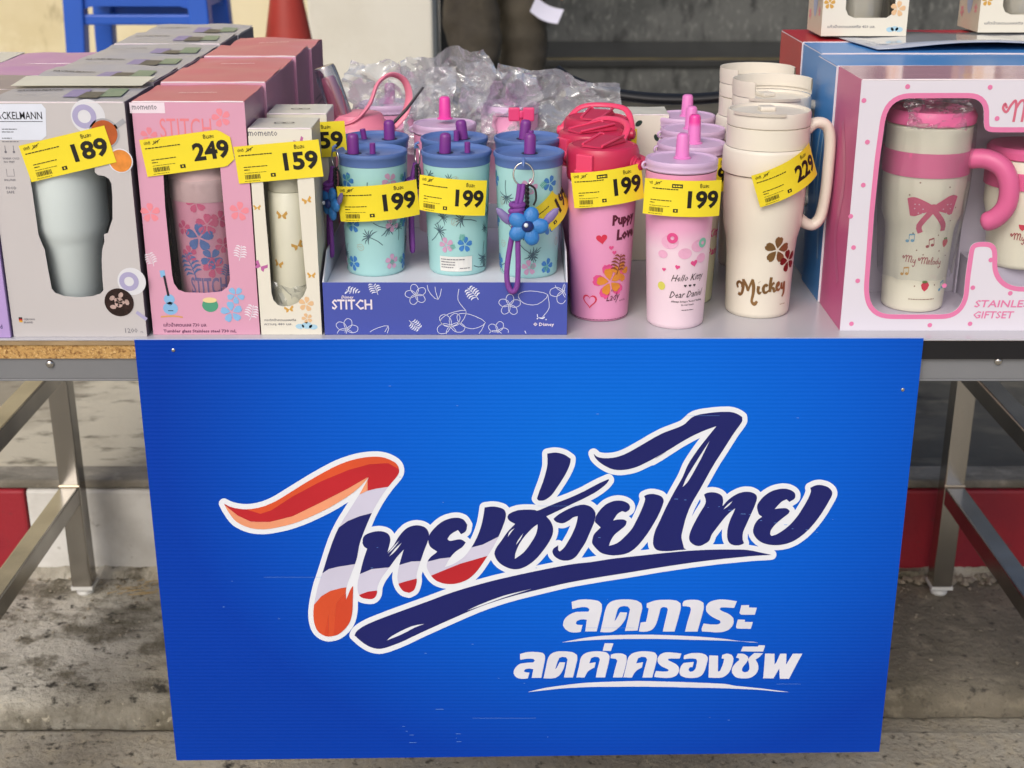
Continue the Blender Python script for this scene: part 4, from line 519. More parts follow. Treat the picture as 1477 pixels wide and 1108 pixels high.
# ---------------------------------------------------------------- cartons
TZ = .7502
def panel(w0, w1, z0, z1, holes, th=.0007):
    "upright card panel with real thickness and die-cut holes, front face at y = 0"
    vs, fs = fill([[(w0,z0),(w1,z0),(w1,z1),(w0,z1)]]+holes, th)
    mb = MB(); mb.add([(x, th/2-z, y) for x, y, z in vs], fs); return mb
def warped_top(w, d, h, seed, lift=.0025, front_hang=0):
    mb = MB(); nx, ny = 18, 12; rows = []
    for lay in (0, 1):
        for j in range(ny+1):
            for i in range(nx+1):
                u = i/nx; v = j/ny
                z = h+.0006+lift*(sin(pi*u)*.4+noise.noise(Vector((u*2.1, v*2.3, seed)))*.6+.5*abs(u-.5)*v)*(.25+.9*v)+(-.0006 if lay else 0)
                rows.append((-w/2+.0004+(w-.0008)*u, .0004+(d-.002)*v, z))
    n = (nx+1)*(ny+1)
    for j in range(ny):
        for i in range(nx):
            a = j*(nx+1)+i; mb.f.append((a, a+1, a+nx+2, a+nx+1)); mb.m.append(0)
            mb.f.append((n+a, n+a+nx+1, n+a+nx+2, n+a+1)); mb.m.append(0)
    for j in range(ny):
        for i in (0, nx):
            a = j*(nx+1)+i; mb.f.append((a, a+nx+1, n+a+nx+1, n+a)); mb.m.append(0)
    for i in range(nx):
        for j in (0, ny):
            a = j*(nx+1)+i; mb.f.append((a, a+1, n+a+1, n+a)); mb.m.append(0)
    mb.v = rows; return mb
def top_fn(t, w, d, h, seed, lift=.0025):
    "maps print onto the warped top flap"
    def f(u, v):
        uu = (u+w/2)/w; vv = v/d
        z = h+.0006+lift*(sin(pi*uu)*.4+noise.noise(Vector((uu*2.1, vv*2.3, seed)))*.6+.5*abs(uu-.5)*vv)*(.25+.9*vv)
        return (u, v, z+.0009)
    return f
WORN_HILITE = mat('worn_edge_highlight', '#e9dde0', .6)
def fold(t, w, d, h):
    e = MB().tube([(-w/2+.001+(w-.002)*k/6, .0006, h+.0001*((k*7) % 3)) for k in range(7)], [.0009, .0011, .0008, .0010, .0007, .0011, .0009], 6)  # pale tube paints the bright highlight along the front fold, with white paper wear
    part('worn_fold_highlight', e, WORN_HILITE, t, smooth=60)
def closed_carton(name, label, cat, cx, y0, w, d, h, mf, ms, mt, group=None, seed=0, z=TZ, lift=.0025, rz=0):
    t = thing(name, label, cat, (cx, y0, z), rz, group)
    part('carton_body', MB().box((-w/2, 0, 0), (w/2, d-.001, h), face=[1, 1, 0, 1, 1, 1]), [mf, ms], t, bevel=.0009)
    part('top_flap', warped_top(w, d, h, seed, lift), mt, t)
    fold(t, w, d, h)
    return t
def window_carton(name, label, cat, cx, y0, w, d, h, holes, mf, ms, mt, group=None, seed=0, z=TZ, film=True, lift=.002, inner=None):
    t = thing(name, label, cat, (cx, y0, z), 0, group)
    part('front_panel', panel(-w/2, w/2, 0, h, holes), mf, t)
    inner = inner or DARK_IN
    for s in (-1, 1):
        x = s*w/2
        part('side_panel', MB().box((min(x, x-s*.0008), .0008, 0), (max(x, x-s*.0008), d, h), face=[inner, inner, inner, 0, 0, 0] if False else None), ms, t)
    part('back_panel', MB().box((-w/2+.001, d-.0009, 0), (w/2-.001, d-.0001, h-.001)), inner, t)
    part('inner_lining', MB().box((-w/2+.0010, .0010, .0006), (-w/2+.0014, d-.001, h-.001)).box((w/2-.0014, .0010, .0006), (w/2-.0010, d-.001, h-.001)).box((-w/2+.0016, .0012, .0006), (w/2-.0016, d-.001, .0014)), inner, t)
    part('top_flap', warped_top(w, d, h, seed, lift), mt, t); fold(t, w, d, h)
    if film: part('window_film', MB().add([(-w/2+.004, .0009, .004), (w/2-.004, .0009, .004), (w/2-.004, .0009, h-.004), (-w/2+.004, .0009, h-.004)], [(0,1,2,3)]), CLEAR, t)
    return t
def loc2(px, py, t, Y):
    x, z = at(px, py, Y); return (x-t[0], z-t[1])

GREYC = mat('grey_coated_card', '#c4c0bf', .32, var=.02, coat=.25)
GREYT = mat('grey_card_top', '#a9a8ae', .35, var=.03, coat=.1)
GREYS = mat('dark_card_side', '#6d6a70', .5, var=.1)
CREAMC = mat('cream_card', '#e3dfcf', .4, var=.02, coat=.15)
CREAMT = mat('cream_card_top', '#d8d6c8', .35, var=.03, coat=.2)
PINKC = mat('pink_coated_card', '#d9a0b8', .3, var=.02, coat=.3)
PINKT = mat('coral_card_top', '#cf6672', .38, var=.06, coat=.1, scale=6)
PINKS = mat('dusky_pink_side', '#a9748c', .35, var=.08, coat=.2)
LILAC = mat('lilac_card', '#b49ad2', .3, var=.03, coat=.3)
LILACT = mat('lilac_card_top', '#b56fb4', .35, var=.05, coat=.3)
BROWNT = mat('taupe_card_top', '#9c8e8a', .4, var=.05)
VIO = mat('violet_print', '#8579b0', .35); VIOP = mat('pale_violet_print', '#a9a4c6', .35); GRN = mat('sage_print', '#6f8a70', .35); BLKP = mat('charcoal_print', '#33343a', .35)
NAVYT = mat('dark_text_print', '#23242c', .4); ORG = mat('orange_tea_print', '#dd8a3a', .3, var=.2, scale=90); ORGD = mat('amber_print', '#b5592a', .3, var=.2, scale=60)
SILG = mat('pale_ring_print', '#d9dade', .3); COFF = mat('coffee_print', '#2a1a18', .25, var=.4, scale=150); ICE = mat('ice_print', '#b49a92', .2, var=.3, scale=100); GREYPR = mat('grey_text_print', '#74737a', .4)

# grey mug cartons, one row going back
GX0, GX1, GY, GH = -.5700, -.4176, .0080, .2655
gw = GX1-GX0; gcx = (GX0+GX1)/2
def g2(px, py): x, z = at(px, py, GY); return (x-gcx, z-TZ)
z2 = lambda a, b, ox=0, oy=220: g2(ox+a/3.887, oy+b/3.887)
hole = [z2(*p) for p in [(158,60),(165,130),(178,200),(215,460),(232,505),(250,545),(268,650),(290,765),(310,788),(360,806),(440,813),(520,806),(565,790),(580,772),(574,700),(570,600),(573,545),(585,500),(583,458),(606,452),(618,410),(631,375),(630,250),(625,175),(610,148),(585,132),(547,126),(532,110),(530,40),(420,20),(250,20)]]
grp = 'grey mug cartons in a row going back'
gl = ['grey windowed carton with pale steel mug and yellow 189 price tag, front of its row',
 'grey carton with cream strip along its top, second from the front of its row', 'grey carton with violet, black and green mugs on top, third in its row',
 'grey carton with lettered top, fourth in its row behind the pink cartons', 'grey carton second from the back of its row near the blue stool', 'rearmost grey carton of its row, nearest the blue stool']
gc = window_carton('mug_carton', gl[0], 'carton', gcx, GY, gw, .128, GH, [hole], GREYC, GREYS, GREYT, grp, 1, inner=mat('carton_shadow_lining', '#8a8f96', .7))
def art_top(t, w, d, h, seed, lift, kind):
    f = top_fn(t, w, d, h, seed, lift)
    if kind == 'grey':
        for nm, m, q in (('brand_print', NAVYT, xf(text('FACKELMANN', .0075, .03, width=.050), dx=-w/2+.012, dy=.075)), ('text_print', GREYPR, xf(text('mug 1200 ml', .0035, 0, width=.022), dx=-w/2+.02, dy=.045)),
                         ('mug_print', VIO, blob([(.000,.030),(.022,.030),(.020,.078),(-.001,.078)])), ('mug_print', BLKP, blob([(.018,.020),(.042,.020),(.040,.060),(.019,.060)])), ('mug_print', GRN, blob([(.040,.030),(.064,.032),(.060,.085),(.038,.085)]))):
            part(nm, MB().flat(q, lambda u, v: (f(u, v)[0], f(u, v)[1], f(u, v)[2]+(.0006 if m is BLKP else .0003 if m is GRN else 0))), m, t)
    elif kind == 'pink':
        part('brand_print', MB().flat(xf(text('momento', .008, .02, 'CENTER', shear=.3), dy=.05), lambda u, v: (f(u, v)[0], f(u, v)[1], f(u, v)[2]+.0004)), mat('pale_brand_print', '#f0d3d6', .4), t)
    elif kind == 'cream':
        part('brand_print', MB().flat(xf(disc(0,0,.006,.0042,hole=.7), -.005, .03), f).flat(xf(disc(0,0,.006,.0042,hole=.7), .006, .03), f), NAVYT, t)
art_top(gc, gw, .128, GH, 1, .002, 'grey')
pm = plane_map(0, off=.0002); pm2 = plane_map(0, off=.0004); pm3 = plane_map(0, off=.0006)
def pr(t, nm, m, qs, fn=pm):
    mb = MB(); [mb.flat(q, fn) for q in qs]; o = part(nm, mb, m, t)
    if len(qs) > 1: o['kind'] = 'stuff'
    return o
lab = [g2(-14,150), g2(60,150), g2(66,157), g2(67,196), g2(60,202), g2(-14,202)]
pr(gc, 'brand_label', WHITE if False else mat('label_white', '#dde3ee', .35), [blob([(x, z) for x, z in lab][::-1])], pm)
x, z = g2(-9.5, 172); pr(gc, 'brand_lettering', NAVYT, [xf(text('FACKELMANN', .0085, .008, width=g2(61,170)[0]-x), dx=x, dy=z), rect(x, z-.0028, g2(61,170)[0], z-.0022)], pm2)
cx_, cz_ = g2(127, 168)
pr(gc, 'lid_picture', SILG, [disc(cx_, cz_, .0185, n=36)], pm); pr(gc, 'lid_picture', VIOP, [disc(cx_-.004, cz_, .013, n=30, hole=.55)], pm2)
a_ = g2(150, 190); pr(gc, 'tea_cup_picture', mat('steel_rim_print', '#a3a4a8', .3), [disc(a_[0], a_[1]-.002, .0165, n=34), xf(rect(0,-.002,.014,.003), a_[0]+.012, a_[1]+.004, .6)], pm2)
pr(gc, 'tea_picture', ORGD, [disc(a_[0], a_[1]-.002, .0145, n=34)], pm3)
b_ = g2(174, 232); pr(gc, 'tea_cup_picture', SILG, [disc(b_[0], b_[1], .0135, n=30)], pm2); pr(gc, 'tea_picture', ORG, [disc(b_[0], b_[1], .0122, n=30)], pm3)
c_ = g2(190, 406); pr(gc, 'lid_picture', SILG, [disc(c_[0], c_[1], .016, n=30)], pm); pr(gc, 'lid_picture', VIOP, [disc(c_[0]-.003, c_[1], .011, n=30, hole=.5), xf(rect(0,-.002,.014,.002), c_[0]+.002, c_[1]-.036, -.7)], pm2)
d_ = g2(172, 436); pr(gc, 'coffee_picture', COFF, [disc(d_[0], d_[1], .0165, n=34)], pm3)
rr = random.Random(5); pr(gc, 'ice_picture', ICE, [disc(d_[0]+.009*cos(i*1.26)*(.35+.65*(i % 2)), d_[1]+.009*sin(i*1.26)*(.35+.65*(i % 2)), .0036, .0026, n=8, rot=i) for i in range(9)], plane_map(0, off=.0008))
e_ = g2(34, 462); pr(gc, 'small_lettering', GREYPR, [xf(text('GERMAN', .0024, .02), e_[0], e_[1]), xf(text('BRAND', .0024, .02), e_[0], e_[1]-.0036), xf(text('1200', .0058, 0), *g2(181, 480)), xf(text('ML', .002, 0), *g2(203, 480))], pm)
for (dy, m) in ((.0016, INK), (-.0004, mat('flag_red', '#c0342a', .4)), (-.0024, mat('flag_gold', '#d8a53a', .4))): pr(gc, 'flag_stripe', m, [rect(e_[0]-.0052, e_[1]+dy, e_[0]-.0012, e_[1]+dy+.002)], pm)
qs = []
for (px, py, s) in ((3,187,.018),(3,191,.014),(3,200,.012),(3,205,.02)): a = g2(px, py); qs += dashes(a[0], a[1], s*.9, py, .0009)
for k, (s, px, py) in enumerate((('WARM COLD',4,230),('NO FEET',6,235),('SPILLFREE',6,261),('FOOD',9,273),('SAFE',10,279))):
    a = g2(px, py); qs.append(xf(text(s, .0022 if k < 3 else .0030, .02), a[0], a[1]))
for px in (8, 20): a = g2(px, 218); qs += [xf(ribbon([(0,.006),(0,0)], .0006, n=1), *a), disc(a[0], a[1]-.001, .0014, n=10)]
a = g2(15, 249); qs += [ribbon([(a[0]-.004,a[1]+.004),(a[0]-.004,a[1]-.004),(a[0]+.004,a[1]-.004),(a[0]+.004,a[1]+.004)], .0005, n=1)]
pr(gc, 'icon_print', GREYPR, qs, pm)
for i in range(1, 6):
    t = closed_carton('mug_carton', gl[i], 'carton', gcx+.0015*((i*7) % 3-1), GY+.1295*i, gw, .128, GH+.0015*((i*5) % 3), GREYC, GREYS, CREAMT if i == 1 and False else GREYT, grp, i+1, lift=.006)
    art_top(t, gw, .128, GH+.0015*((i*5) % 3), i+1, .006, 'grey')
tag(part('cream_leaflet', MB().add([(gcx-.078, GY+.094, TZ+GH+.0045), (gcx+.072, GY+.092, TZ+GH+.0050), (gcx+.076, GY+.142, TZ+GH+.0085), (gcx-.076, GY+.144, TZ+GH+.0088)], [(0,1,2,3)]).add([(gcx-.078, GY+.094, TZ+GH+.0041), (gcx+.072, GY+.092, TZ+GH+.0046), (gcx+.076, GY+.142, TZ+GH+.0081), (gcx-.076, GY+.144, TZ+GH+.0084)], [(3,2,1,0)]), mat('ivory_paper', '#dedac4', .5), None), 'ivory paper flap lying across the front grey carton top', 'leaflet')
# steel mug inside the front carton
def vessel(name, label, cat, x, y, z, prof, m, group=None, n=64):
    t = thing(name, label, cat, (x, y, z), 0, group); part('body', MB().lathe(prof, n), m, t, smooth=40); return t
cxm, _z = at(106, 400, GY+.045)
mg = vessel('steel_mug', 'pale grey steel mug inside the grey windowed carton', 'mug', cxm+.004, GY+.0465, TZ+.047-.022, [(0,0),(.028,0),(.0305,.003),(.0335,.075),(.0375,.084),(.0425,.098),(.044,.160),(.0445,.165),(0,.165)], mat('satin_pale_steel', '#e6f0ed', .35, 0, var=.02, coat=.3))
part('lid', MB().lathe([(.0446,.165),(.0446,.190),(.042,.193),(0,.193)], 48), mat('grey_lid', '#7c808a', .5), mg, smooth=40)
price_tag(gc, (g2(98,222)[0], -.0015, g2(98,222)[1]), yaw=0, roll=R(13), num='189', old='399', Rb=6, w=.098)

# lilac cartons at the far left, taupe ones beyond
lg_ = 'lilac mug cartons left of the grey row'
for i in range(4):
    t = closed_carton('mug_carton', ['lilac carton at the left edge of the display, front of its row', 'lilac carton with taupe top, second in the lilac row', 'lilac carton with bright lilac top, third in the lilac row', 'rearmost lilac carton beside the grey row'][i], 'carton', GX0-.054, .004+.118*i, .104, .116, .262, LILAC, LILAC, LILACT if i >= 2 else BROWNT, lg_, i+20, lift=.003)
    if i == 0: pr(t, 'lettering', mat('violet_text', '#4a3a78', .4), [xf(text('d', .0050, .02), at(0, 474, .004)[0]-(GX0-.054), at(0, 474, .004)[1]-TZ)], pm)
for i in range(4):
    closed_carton('mug_carton', ['taupe topped cream carton, front of the outermost row', 'cream carton second in the outermost left row', 'cream carton third in the outermost left row', 'rearmost cream carton of the outermost left row'][i], 'carton', GX0-.168, .004+.118*i, .118, .116, .262, CREAMC, GREYS, CREAMT if i % 2 else BROWNT, 'cartons in the outermost left row', i+30, lift=.004)

# pink tumbler cartons
PX0, PX1, PY_, PH = -.4122, -.2897, .0157, .2650
pw = PX1-PX0; pcx = (PX0+PX1)/2
def p2(px, py): x, z = at(px, py, PY_); return (x-pcx, z-TZ)
zp = lambda a, b: p2(a/3.887, 220+b/3.887)
hole = [zp(*p) for p in [(912,60),(925,300),(945,500),(965,690),(975,735),(1000,770),(1040,785),(1150,788),(1240,780),(1275,755),(1290,715),(1285,640),(1270,480),(1245,200),(1232,60),(1200,30),(940,30)]]
pl = ['pink carton with clear window, coral flowers and yellow 249 price tag, front of its row', 'pink carton second in its row, directly behind the 249 one', 'pink carton in the middle of its row', 'pink carton second from the back of its row', 'rearmost pink carton, in front of the red cone']
grp = 'pink tumbler cartons in a row going back'
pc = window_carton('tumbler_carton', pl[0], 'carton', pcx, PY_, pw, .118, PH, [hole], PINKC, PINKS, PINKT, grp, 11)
art_top(pc, pw, .118, PH, 11, .002, 'pink')
CORAL = mat('coral_print', '#e98a96', .4); WHP = mat('white_print', '#e9dfe8', .4); CORR = mat('coral_lettering', '#e8848c', .4)
fl5 = lambda s, x, z, r=0: [xf(q, x, z, r) for q in flower(s)]
pr(pc, 'flower_print', CORAL, fl5(.0175, *p2(217,307), .3)+fl5(.0175, *p2(345,305), .1)+fl5(.0165, *p2(319,170), .5)+fl5(.0150, *p2(215,196), .2), pm)
pr(pc, 'leaf_print', WHP, [xf(q, *p2(222,384), .3) for q in monstera(.017)]+[xf(q, *p2(345,376), -.2) for q in monstera(.019)]+[xf(q, *p2(360,462), -.3) for q in monstera(.020)]+[xf(q, *p2(330,232), -.9) for q in monstera(.010)], pm)
pr(pc, 'name_lettering', CORR, [xf(text('STITCH', .0225, .0, width=.056), *p2(232,199))], pm)
q_ = p2(189, 162); pr(pc, 'brand_label', mat('label_pink_white', '#ecdde6', .4), [rect(q_[0]-.001, q_[1]-.001, q_[0]+.037, q_[1]+.0105)], pm)
pr(pc, 'brand_lettering', GREYPR, [xf(text('momento', .0068, .01, width=.027), q_[0]+.0015, q_[1]+.003)], pm2)
UK = mat('ukulele_blue', '#86b8e0', .4); a = p2(246, 445)
pr(pc, 'ukulele_print', UK, [disc(a[0], a[1], .0085, .0075, n=24), disc(a[0]-.0005, a[1]+.011, .0062, .006, n=20), xf(rect(-.0028,0,.0028,.008), a[0]-.005, a[1]+.037, .1)], pm)
pr(pc, 'ukulele_print', NAVYT, [xf(rect(-.0013,0,.0013,.024), a[0]-.001, a[1]+.015, .12), rect(a[0]-.003, a[1]-.003, a[0]+.003, a[1]-.0022), disc(a[0], a[1]+.006, .0022, n=12, hole=.7)], pm2)
pr(pc, 'ukulele_print', mat('sand_print', '#d9a35f', .4), [ribbon([(a[0]-.012,a[1]-.010),(a[0]+.002,a[1]-.009),(a[0]+.013,a[1]-.0105)], .0018, n=3)], pm)
a = p2(303, 438)
pr(pc, 'coconut_print', mat('coconut_green', '#4f9c7c', .4), [disc(a[0], a[1]-.002, .0092, .0080, n=22)], pm); pr(pc, 'coconut_print', mat('coconut_cream', '#e9d39a', .4), [disc(a[0], a[1]+.0042, .0082, .0032, n=20)], pm2)
pr(pc, 'coconut_print', UK, fl5(.020, a[0]+.024, a[1]-.010, .4)+fl5(.016, a[0]+.030, a[1]+.010, .9), pm2)
a = p2(236, 471); b = p2(236, 479.5)
pr(pc, 'description_lettering', mat('deep_purple_text', '#5a2c50', .4), [xf(text('แก้วน้ำสเตนเลส 730 มล.', .0040, .02, width=.050), *a), xf(text('Tumbler glass Stainless steel 730 mL', .0036, .03, width=.084), *b)], pm)
price_tag(pc, (p2(271,220)[0], -.0015, p2(271,220)[1]), roll=R(7.5), num='249', old='399', clip=True, Rb=6, w=.099)
for i in range(1, 5):
    t = closed_carton('tumbler_carton', pl[i], 'carton', pcx+[0,.003,-.001,.002,.006][i], PY_+.120*i+(.004 if i > 1 else 0), pw, .118, PH+.004*(i % 2), PINKC, PINKS, PINKT, grp, i+11, lift=.005)
    art_top(t, pw, .118, PH, i+11, .005, 'pink')
    pr(t, 'side_lettering', mat('side_text_print', '#5d4156', .4), [rect(.02+.0, .19-.009*k, .07+.012*((k*3) % 4), .1925-.009*k) for k in range(5)], lambda u, v: (pw/2+.0003, u, v))
pr(pc, 'side_lettering', MATS['side_text_print'], [rect(.02, .20-.009*k, .07+.008*((k*3) % 4), .2020-.009*k) for k in range(4)], lambda u, v: (pw/2+.0003, u, v))
tc = vessel('pink_tumbler', 'pink lidded tumbler wrapped in film inside the front pink carton', 'tumbler', at(303,350,.06)[0], .064, TZ+.002, [(0,0),(.033,0),(.035,.003),(.0405,.150),(.0405,.160),(0,.160)], mat('pink_enamel', '#ea9fb8', .3, var=.03))
part('collar', MB().lathe([(.0412,.150),(.0415,.178),(.038,.188),(0,.190)], 48), mat('pale_pink_lid', '#d8b7b6', .4), tc, smooth=40)
wm = wrap_map(lambda z: .035+.0055*min(1, z/.15), .0006, 0)
pr(tc, 'flower_print', mat('rose_print', '#dd4f84', .4), fl5(.018, -.004, .150, .5)+fl5(.016, .020, .130, .1)+fl5(.020, .010, .075, .6)+fl5(.014, -.022, .12, .3)+fl5(.020, .006, .125, .2)+fl5(.015, .022, .100, .9)+fl5(.016, -.018, .09, .4), wm)
pr(tc, 'name_lettering', mat('violet_print_text', '#7a6aa8', .4), [xf(text('STITCH', .020, .03, 'CENTER', width=.044), .002, .043)], wm)
pr(tc, 'leaf_print', mat('blue_print', '#3f6fb8', .4), [xf(q, -.012, .060, .4) for q in monstera(.034)]+fl5(.026, -.004, .110, .2)+fl5(.020, .008, .085, .9)+[xf(q, .022, .060, -.3) for q in monstera(.018)], wm)

# cream flask cartons
MX0, MX1, MY, MH = -.2880, -.2185, .0157, .236
mw = MX1-MX0; mcx = (MX0+MX1)/2
def m2(px, py): x, z = at(px, py, MY); return (x-mcx, z-TZ)
zm = lambda a, b: m2(340+a/3.887, 220+b/3.887)
hole = [zm(*p) for p in [(152,150),(165,330),(185,560),(200,790),(212,830),(235,855),(262,864),(300,862),(345,845),(380,805),(398,760),(388,650),(372,480),(345,150),(330,120),(165,120)]]
mc = window_carton('flask_carton', 'slim cream carton with clear window and yellow 159 price tag, beside the blue tray', 'carton', mcx, MY, mw, .068, MH, [hole], CREAMC, mat('cream_card_side', '#c9c3ae', .4, var=.05), CREAMT, 'slim cream flask cartons', 41, lift=.001, inner=mat('cream_lining', '#c9c5b2', .6))
art_top(mc, mw, .068, MH, 41, .001, 'cream')
mc2 = closed_carton('flask_carton', 'slim cream carton behind the 159 one, its own tag half hidden', 'carton', mcx+.004, MY+.098, mw, .068, MH, CREAMC, MATS['cream_card_side'], CREAMT, 'slim cream flask cartons', 42, lift=.001)
art_top(mc2, mw, .068, MH, 42, .001, 'cream')
q_ = m2(358, 196); pr(mc, 'brand_lettering', GREYPR, [xf(text('momento', .0074, .01, width=.032), *q_)], pm)
GOLDP = mat('gold_print', '#d2a24c', .4); ORCH = mat('orchid_print', '#b9669f', .4)
def butterfly(s, x, z, r=0): return [xf(blob([(0,0),(s*.5,s*.5),(s*.62,s*.2),(s*.4,0),(s*.45,-s*.35),(s*.2,-s*.3)]), x, z, r), xf(blob([(0,0),(-s*.2,-s*.3),(-s*.45,-s*.35),(-s*.4,0),(-s*.62,s*.2),(-s*.5,s*.5)]), x, z, r)]
pr(mc, 'butterfly_print', GOLDP, butterfly(.009, *zm(400,270), .3)+butterfly(.007, *zm(120,310))+butterfly(.008, *zm(425,690))+butterfly(.009, *zm(300,880), .2), pm)
pr(mc, 'butterfly_print', ORCH, butterfly(.012, *zm(140,640), -.5)+butterfly(.010, *m2(432,205), .5), pm)
pr(mc, 'flower_print', mat('apricot_print', '#e0b98c', .4), fl5(.014, *zm(395,850), .1)+fl5(.010, *zm(400,930), .6), pm); pr(mc, 'cloud_print', mat('sky_print', '#a9cfe0', .4), [disc(*zm(360,975), .005, .003), disc(*zm(400,970), .006, .004), disc(*zm(435,978), .005, .003)], pm)
pr(mc, 'description_lettering', GREYPR, [xf(text('กระติกน้ำสเตนเลสสตีล', .0026, .02, width=.036), *zm(162,945)), xf(text('ความจุ 480 มล.', .0026, .02, width=.032), *zm(162,968))], pm)
fk = vessel('cream_flask', 'cream flask with gold butterflies inside the slim cream carton', 'flask', mcx+.001, MY+.034, TZ+.002, [(0,0),(.0225,0),(.024,.002),(.024,.158),(.0225,.160),(0,.160)], mat('cream_enamel', '#eae7d0', .35))
part('cap', MB().lathe([(.0225,.1605),(.0232,.162),(.0232,.196),(.021,.199),(0,.200)], 40), mat('cream_cap', '#d6d3bd', .4), fk, smooth=40)
wm = wrap_map(lambda z: .024, .0004)
pr(fk, 'butterfly_print', GOLDP, butterfly(.011, -.006, .135)+butterfly(.011, .010, .100, .4)+butterfly(.010, -.014, .078, -.2), wm)
price_tag(mc, (m2(402,233)[0], -.0015, m2(402,233)[1]), roll=R(5), num='159', old='399', Rb=6)
x, z = at(440, 204, MY+.09); price_tag(mc2, (x-mcx-.004, -.003, z-TZ), roll=R(3), num='159', old='399', Rb=6)

def wrapfilm(t, rad, z0, z1, seed, m=None, rf=None):
    "thin clear bag drawn round a vessel, pleated down its length"
    mb = MB(); nu, nv = 60, 14; vs = []
    for j in range(nv+1):
        v = j/nv
        for i in range(nu):
            a = 2*pi*i/nu; r = (rf(z0+(z1-z0)*v) if rf else rad)+.0012+.0022*(1-abs(noise.noise(Vector((cos(a)*3.1, sin(a)*3.1, seed+v*1.2)))*2))+.0012*abs(noise.noise(Vector((cos(a)*7, sin(a)*7, seed+v*4))))
            vs.append((r*sin(a), -r*cos(a), z0+(z1-z0)*v+.004*noise.noise(Vector((cos(a)*2, sin(a)*2, seed*3)))*(v > .9 or v < .1)))
    mb.add(vs, [(j*nu+i, j*nu+(i+1) % nu, (j+1)*nu+(i+1) % nu, (j+1)*nu+i) for j in range(nv) for i in range(nu)])
    return part('wrapping_film', mb, m or CRINK, t, smooth=25)
def crumple(name, parent, w, h, d, seed, m, loc, rot=(0,0,0), n=26, amp=.02, label=None, cat=None, dome=.5):
    mb = MB(); vs = []
    for j in range(n+1):
        for i in range(n+1):
            u = i/n*2-1; v = j/n*2-1
            p = Vector((u*1.5, v*1.5, seed))
            wv = p+Vector((noise.noise(p*1.3), noise.noise(p*1.3+Vector((4,4,4))), 0))*.7
            k1 = 1-abs(noise.noise(Vector((wv.x*.9+wv.y*.9, wv.y*.20-wv.x*.2, seed))))*2.6
            k2 = 1-abs(noise.noise(Vector((wv.x*2.4-wv.y*2.0, wv.y*.5+wv.x*.5, seed+5))))*2.6
            k3 = 1-abs(noise.noise(Vector((wv.x*4.5, wv.y*5.5, seed+9))))*2.2
            e = (1-u*u)*(1-v*v)
            edge = 1+.30*noise.noise(Vector((math.atan2(v, u)*1.6, seed, 2)))
            jx = .35*noise.noise(Vector((i*.9, j*.9, seed)))/n; jy = .35*noise.noise(Vector((i*.9, j*.9, seed+7)))/n
            vs.append(((u+jx*2)*w/2*edge, d*dome*e+amp*(k1*1.3+k2*.5+k3*.10), (v+jy*2)*h/2*edge))
    fs = []
    for j in range(n):
        for i in range(n):
            a = j*(n+1)+i
            if (i+j) % 2: fs += [(a, a+1, a+n+2), (a, a+n+2, a+n+1)]
            else: fs += [(a, a+1, a+n+1), (a+1, a+n+2, a+n+1)]
    mb.add(vs, fs); o = part(name, mb, m, parent, loc=loc, rot=rot, smooth=12 if not cat else 75)
    if cat: tag(o, label, cat)
    return o
wrapfilm(tc, .0425, .03, .175, 3)
if 0: crumple('wrapping_film', tc, .075, .125, .010, 3.1, CRINK, (0, -.037, .105), (R(180),0,0), 16, .006, dome=-.8)
crumple('wrapping_film', fk, .042, .050, .012, 7.7, CRINK, (.0, -.0245, .030), (R(180),0,0), 12, .004, dome=-.6)

# ---------------------------------------------------------------- blue display tray
TX0, TX1, TY0, TD_, THH = -.2150, .0630, .0150, .285, .0625
TRB = mat('tray_blue_print', '#4553a8', .45, var=.03); TRW = mat('tray_white_inside', '#d9dae2', .4, var=.02)
tw = TX1-TX0; tcx = (TX0+TX1)/2
tr = thing('display_tray', 'low blue card tray with white leaf pattern holding the aqua tumblers', 'tray', (tcx, TY0, TZ))
part('front_panel', MB().box((-tw/2, 0, 0), (tw/2, .0012, THH), face=[1,1,0,1,1,1]).box((-tw/2, .0014, 0), (tw/2, .0026, THH-.0008), 1), [TRB, TRW], tr, bevel=.0003)
for s in (-1, 1):
    hgt = .088
    mb = MB(); x = s*tw/2; xi = x-s*.0014
    mb.add([(x,.0,0),(x,TD_,0),(x,TD_,hgt),(x,.045,hgt),(x,.0,THH),(xi,.0,0),(xi,TD_,0),(xi,TD_,hgt),(xi,.045,hgt),(xi,.0,THH)], [(0,4,3,2,1)], 0)
    mb.add([(x,.0,0),(x,TD_,0),(x,TD_,hgt),(x,.045,hgt),(x,.0,THH),(xi,.0,0),(xi,TD_,0),(xi,TD_,hgt),(xi,.045,hgt),(xi,.0,THH)], [(5,6,7,8,9),(2,3,8,7),(3,4,9,8)], 1)
    part('side_panel', mb, [TRB, TRW], tr)
part('back_panel', MB().box((-tw/2, TD_, 0), (tw/2, TD_+.0012, .088)), TRW, tr)
part('platform', MB().box((-tw/2+.002, .003, .0535), (tw/2-.002, TD_-.001, .0555)), TRW, tr)
WL = mat('white_line_print', '#dfe3f2', .4)
def t2(px, py): x, z = at(px, py, TY0); return (x-tcx, z-TZ)
qs = []; rr = random.Random(3)
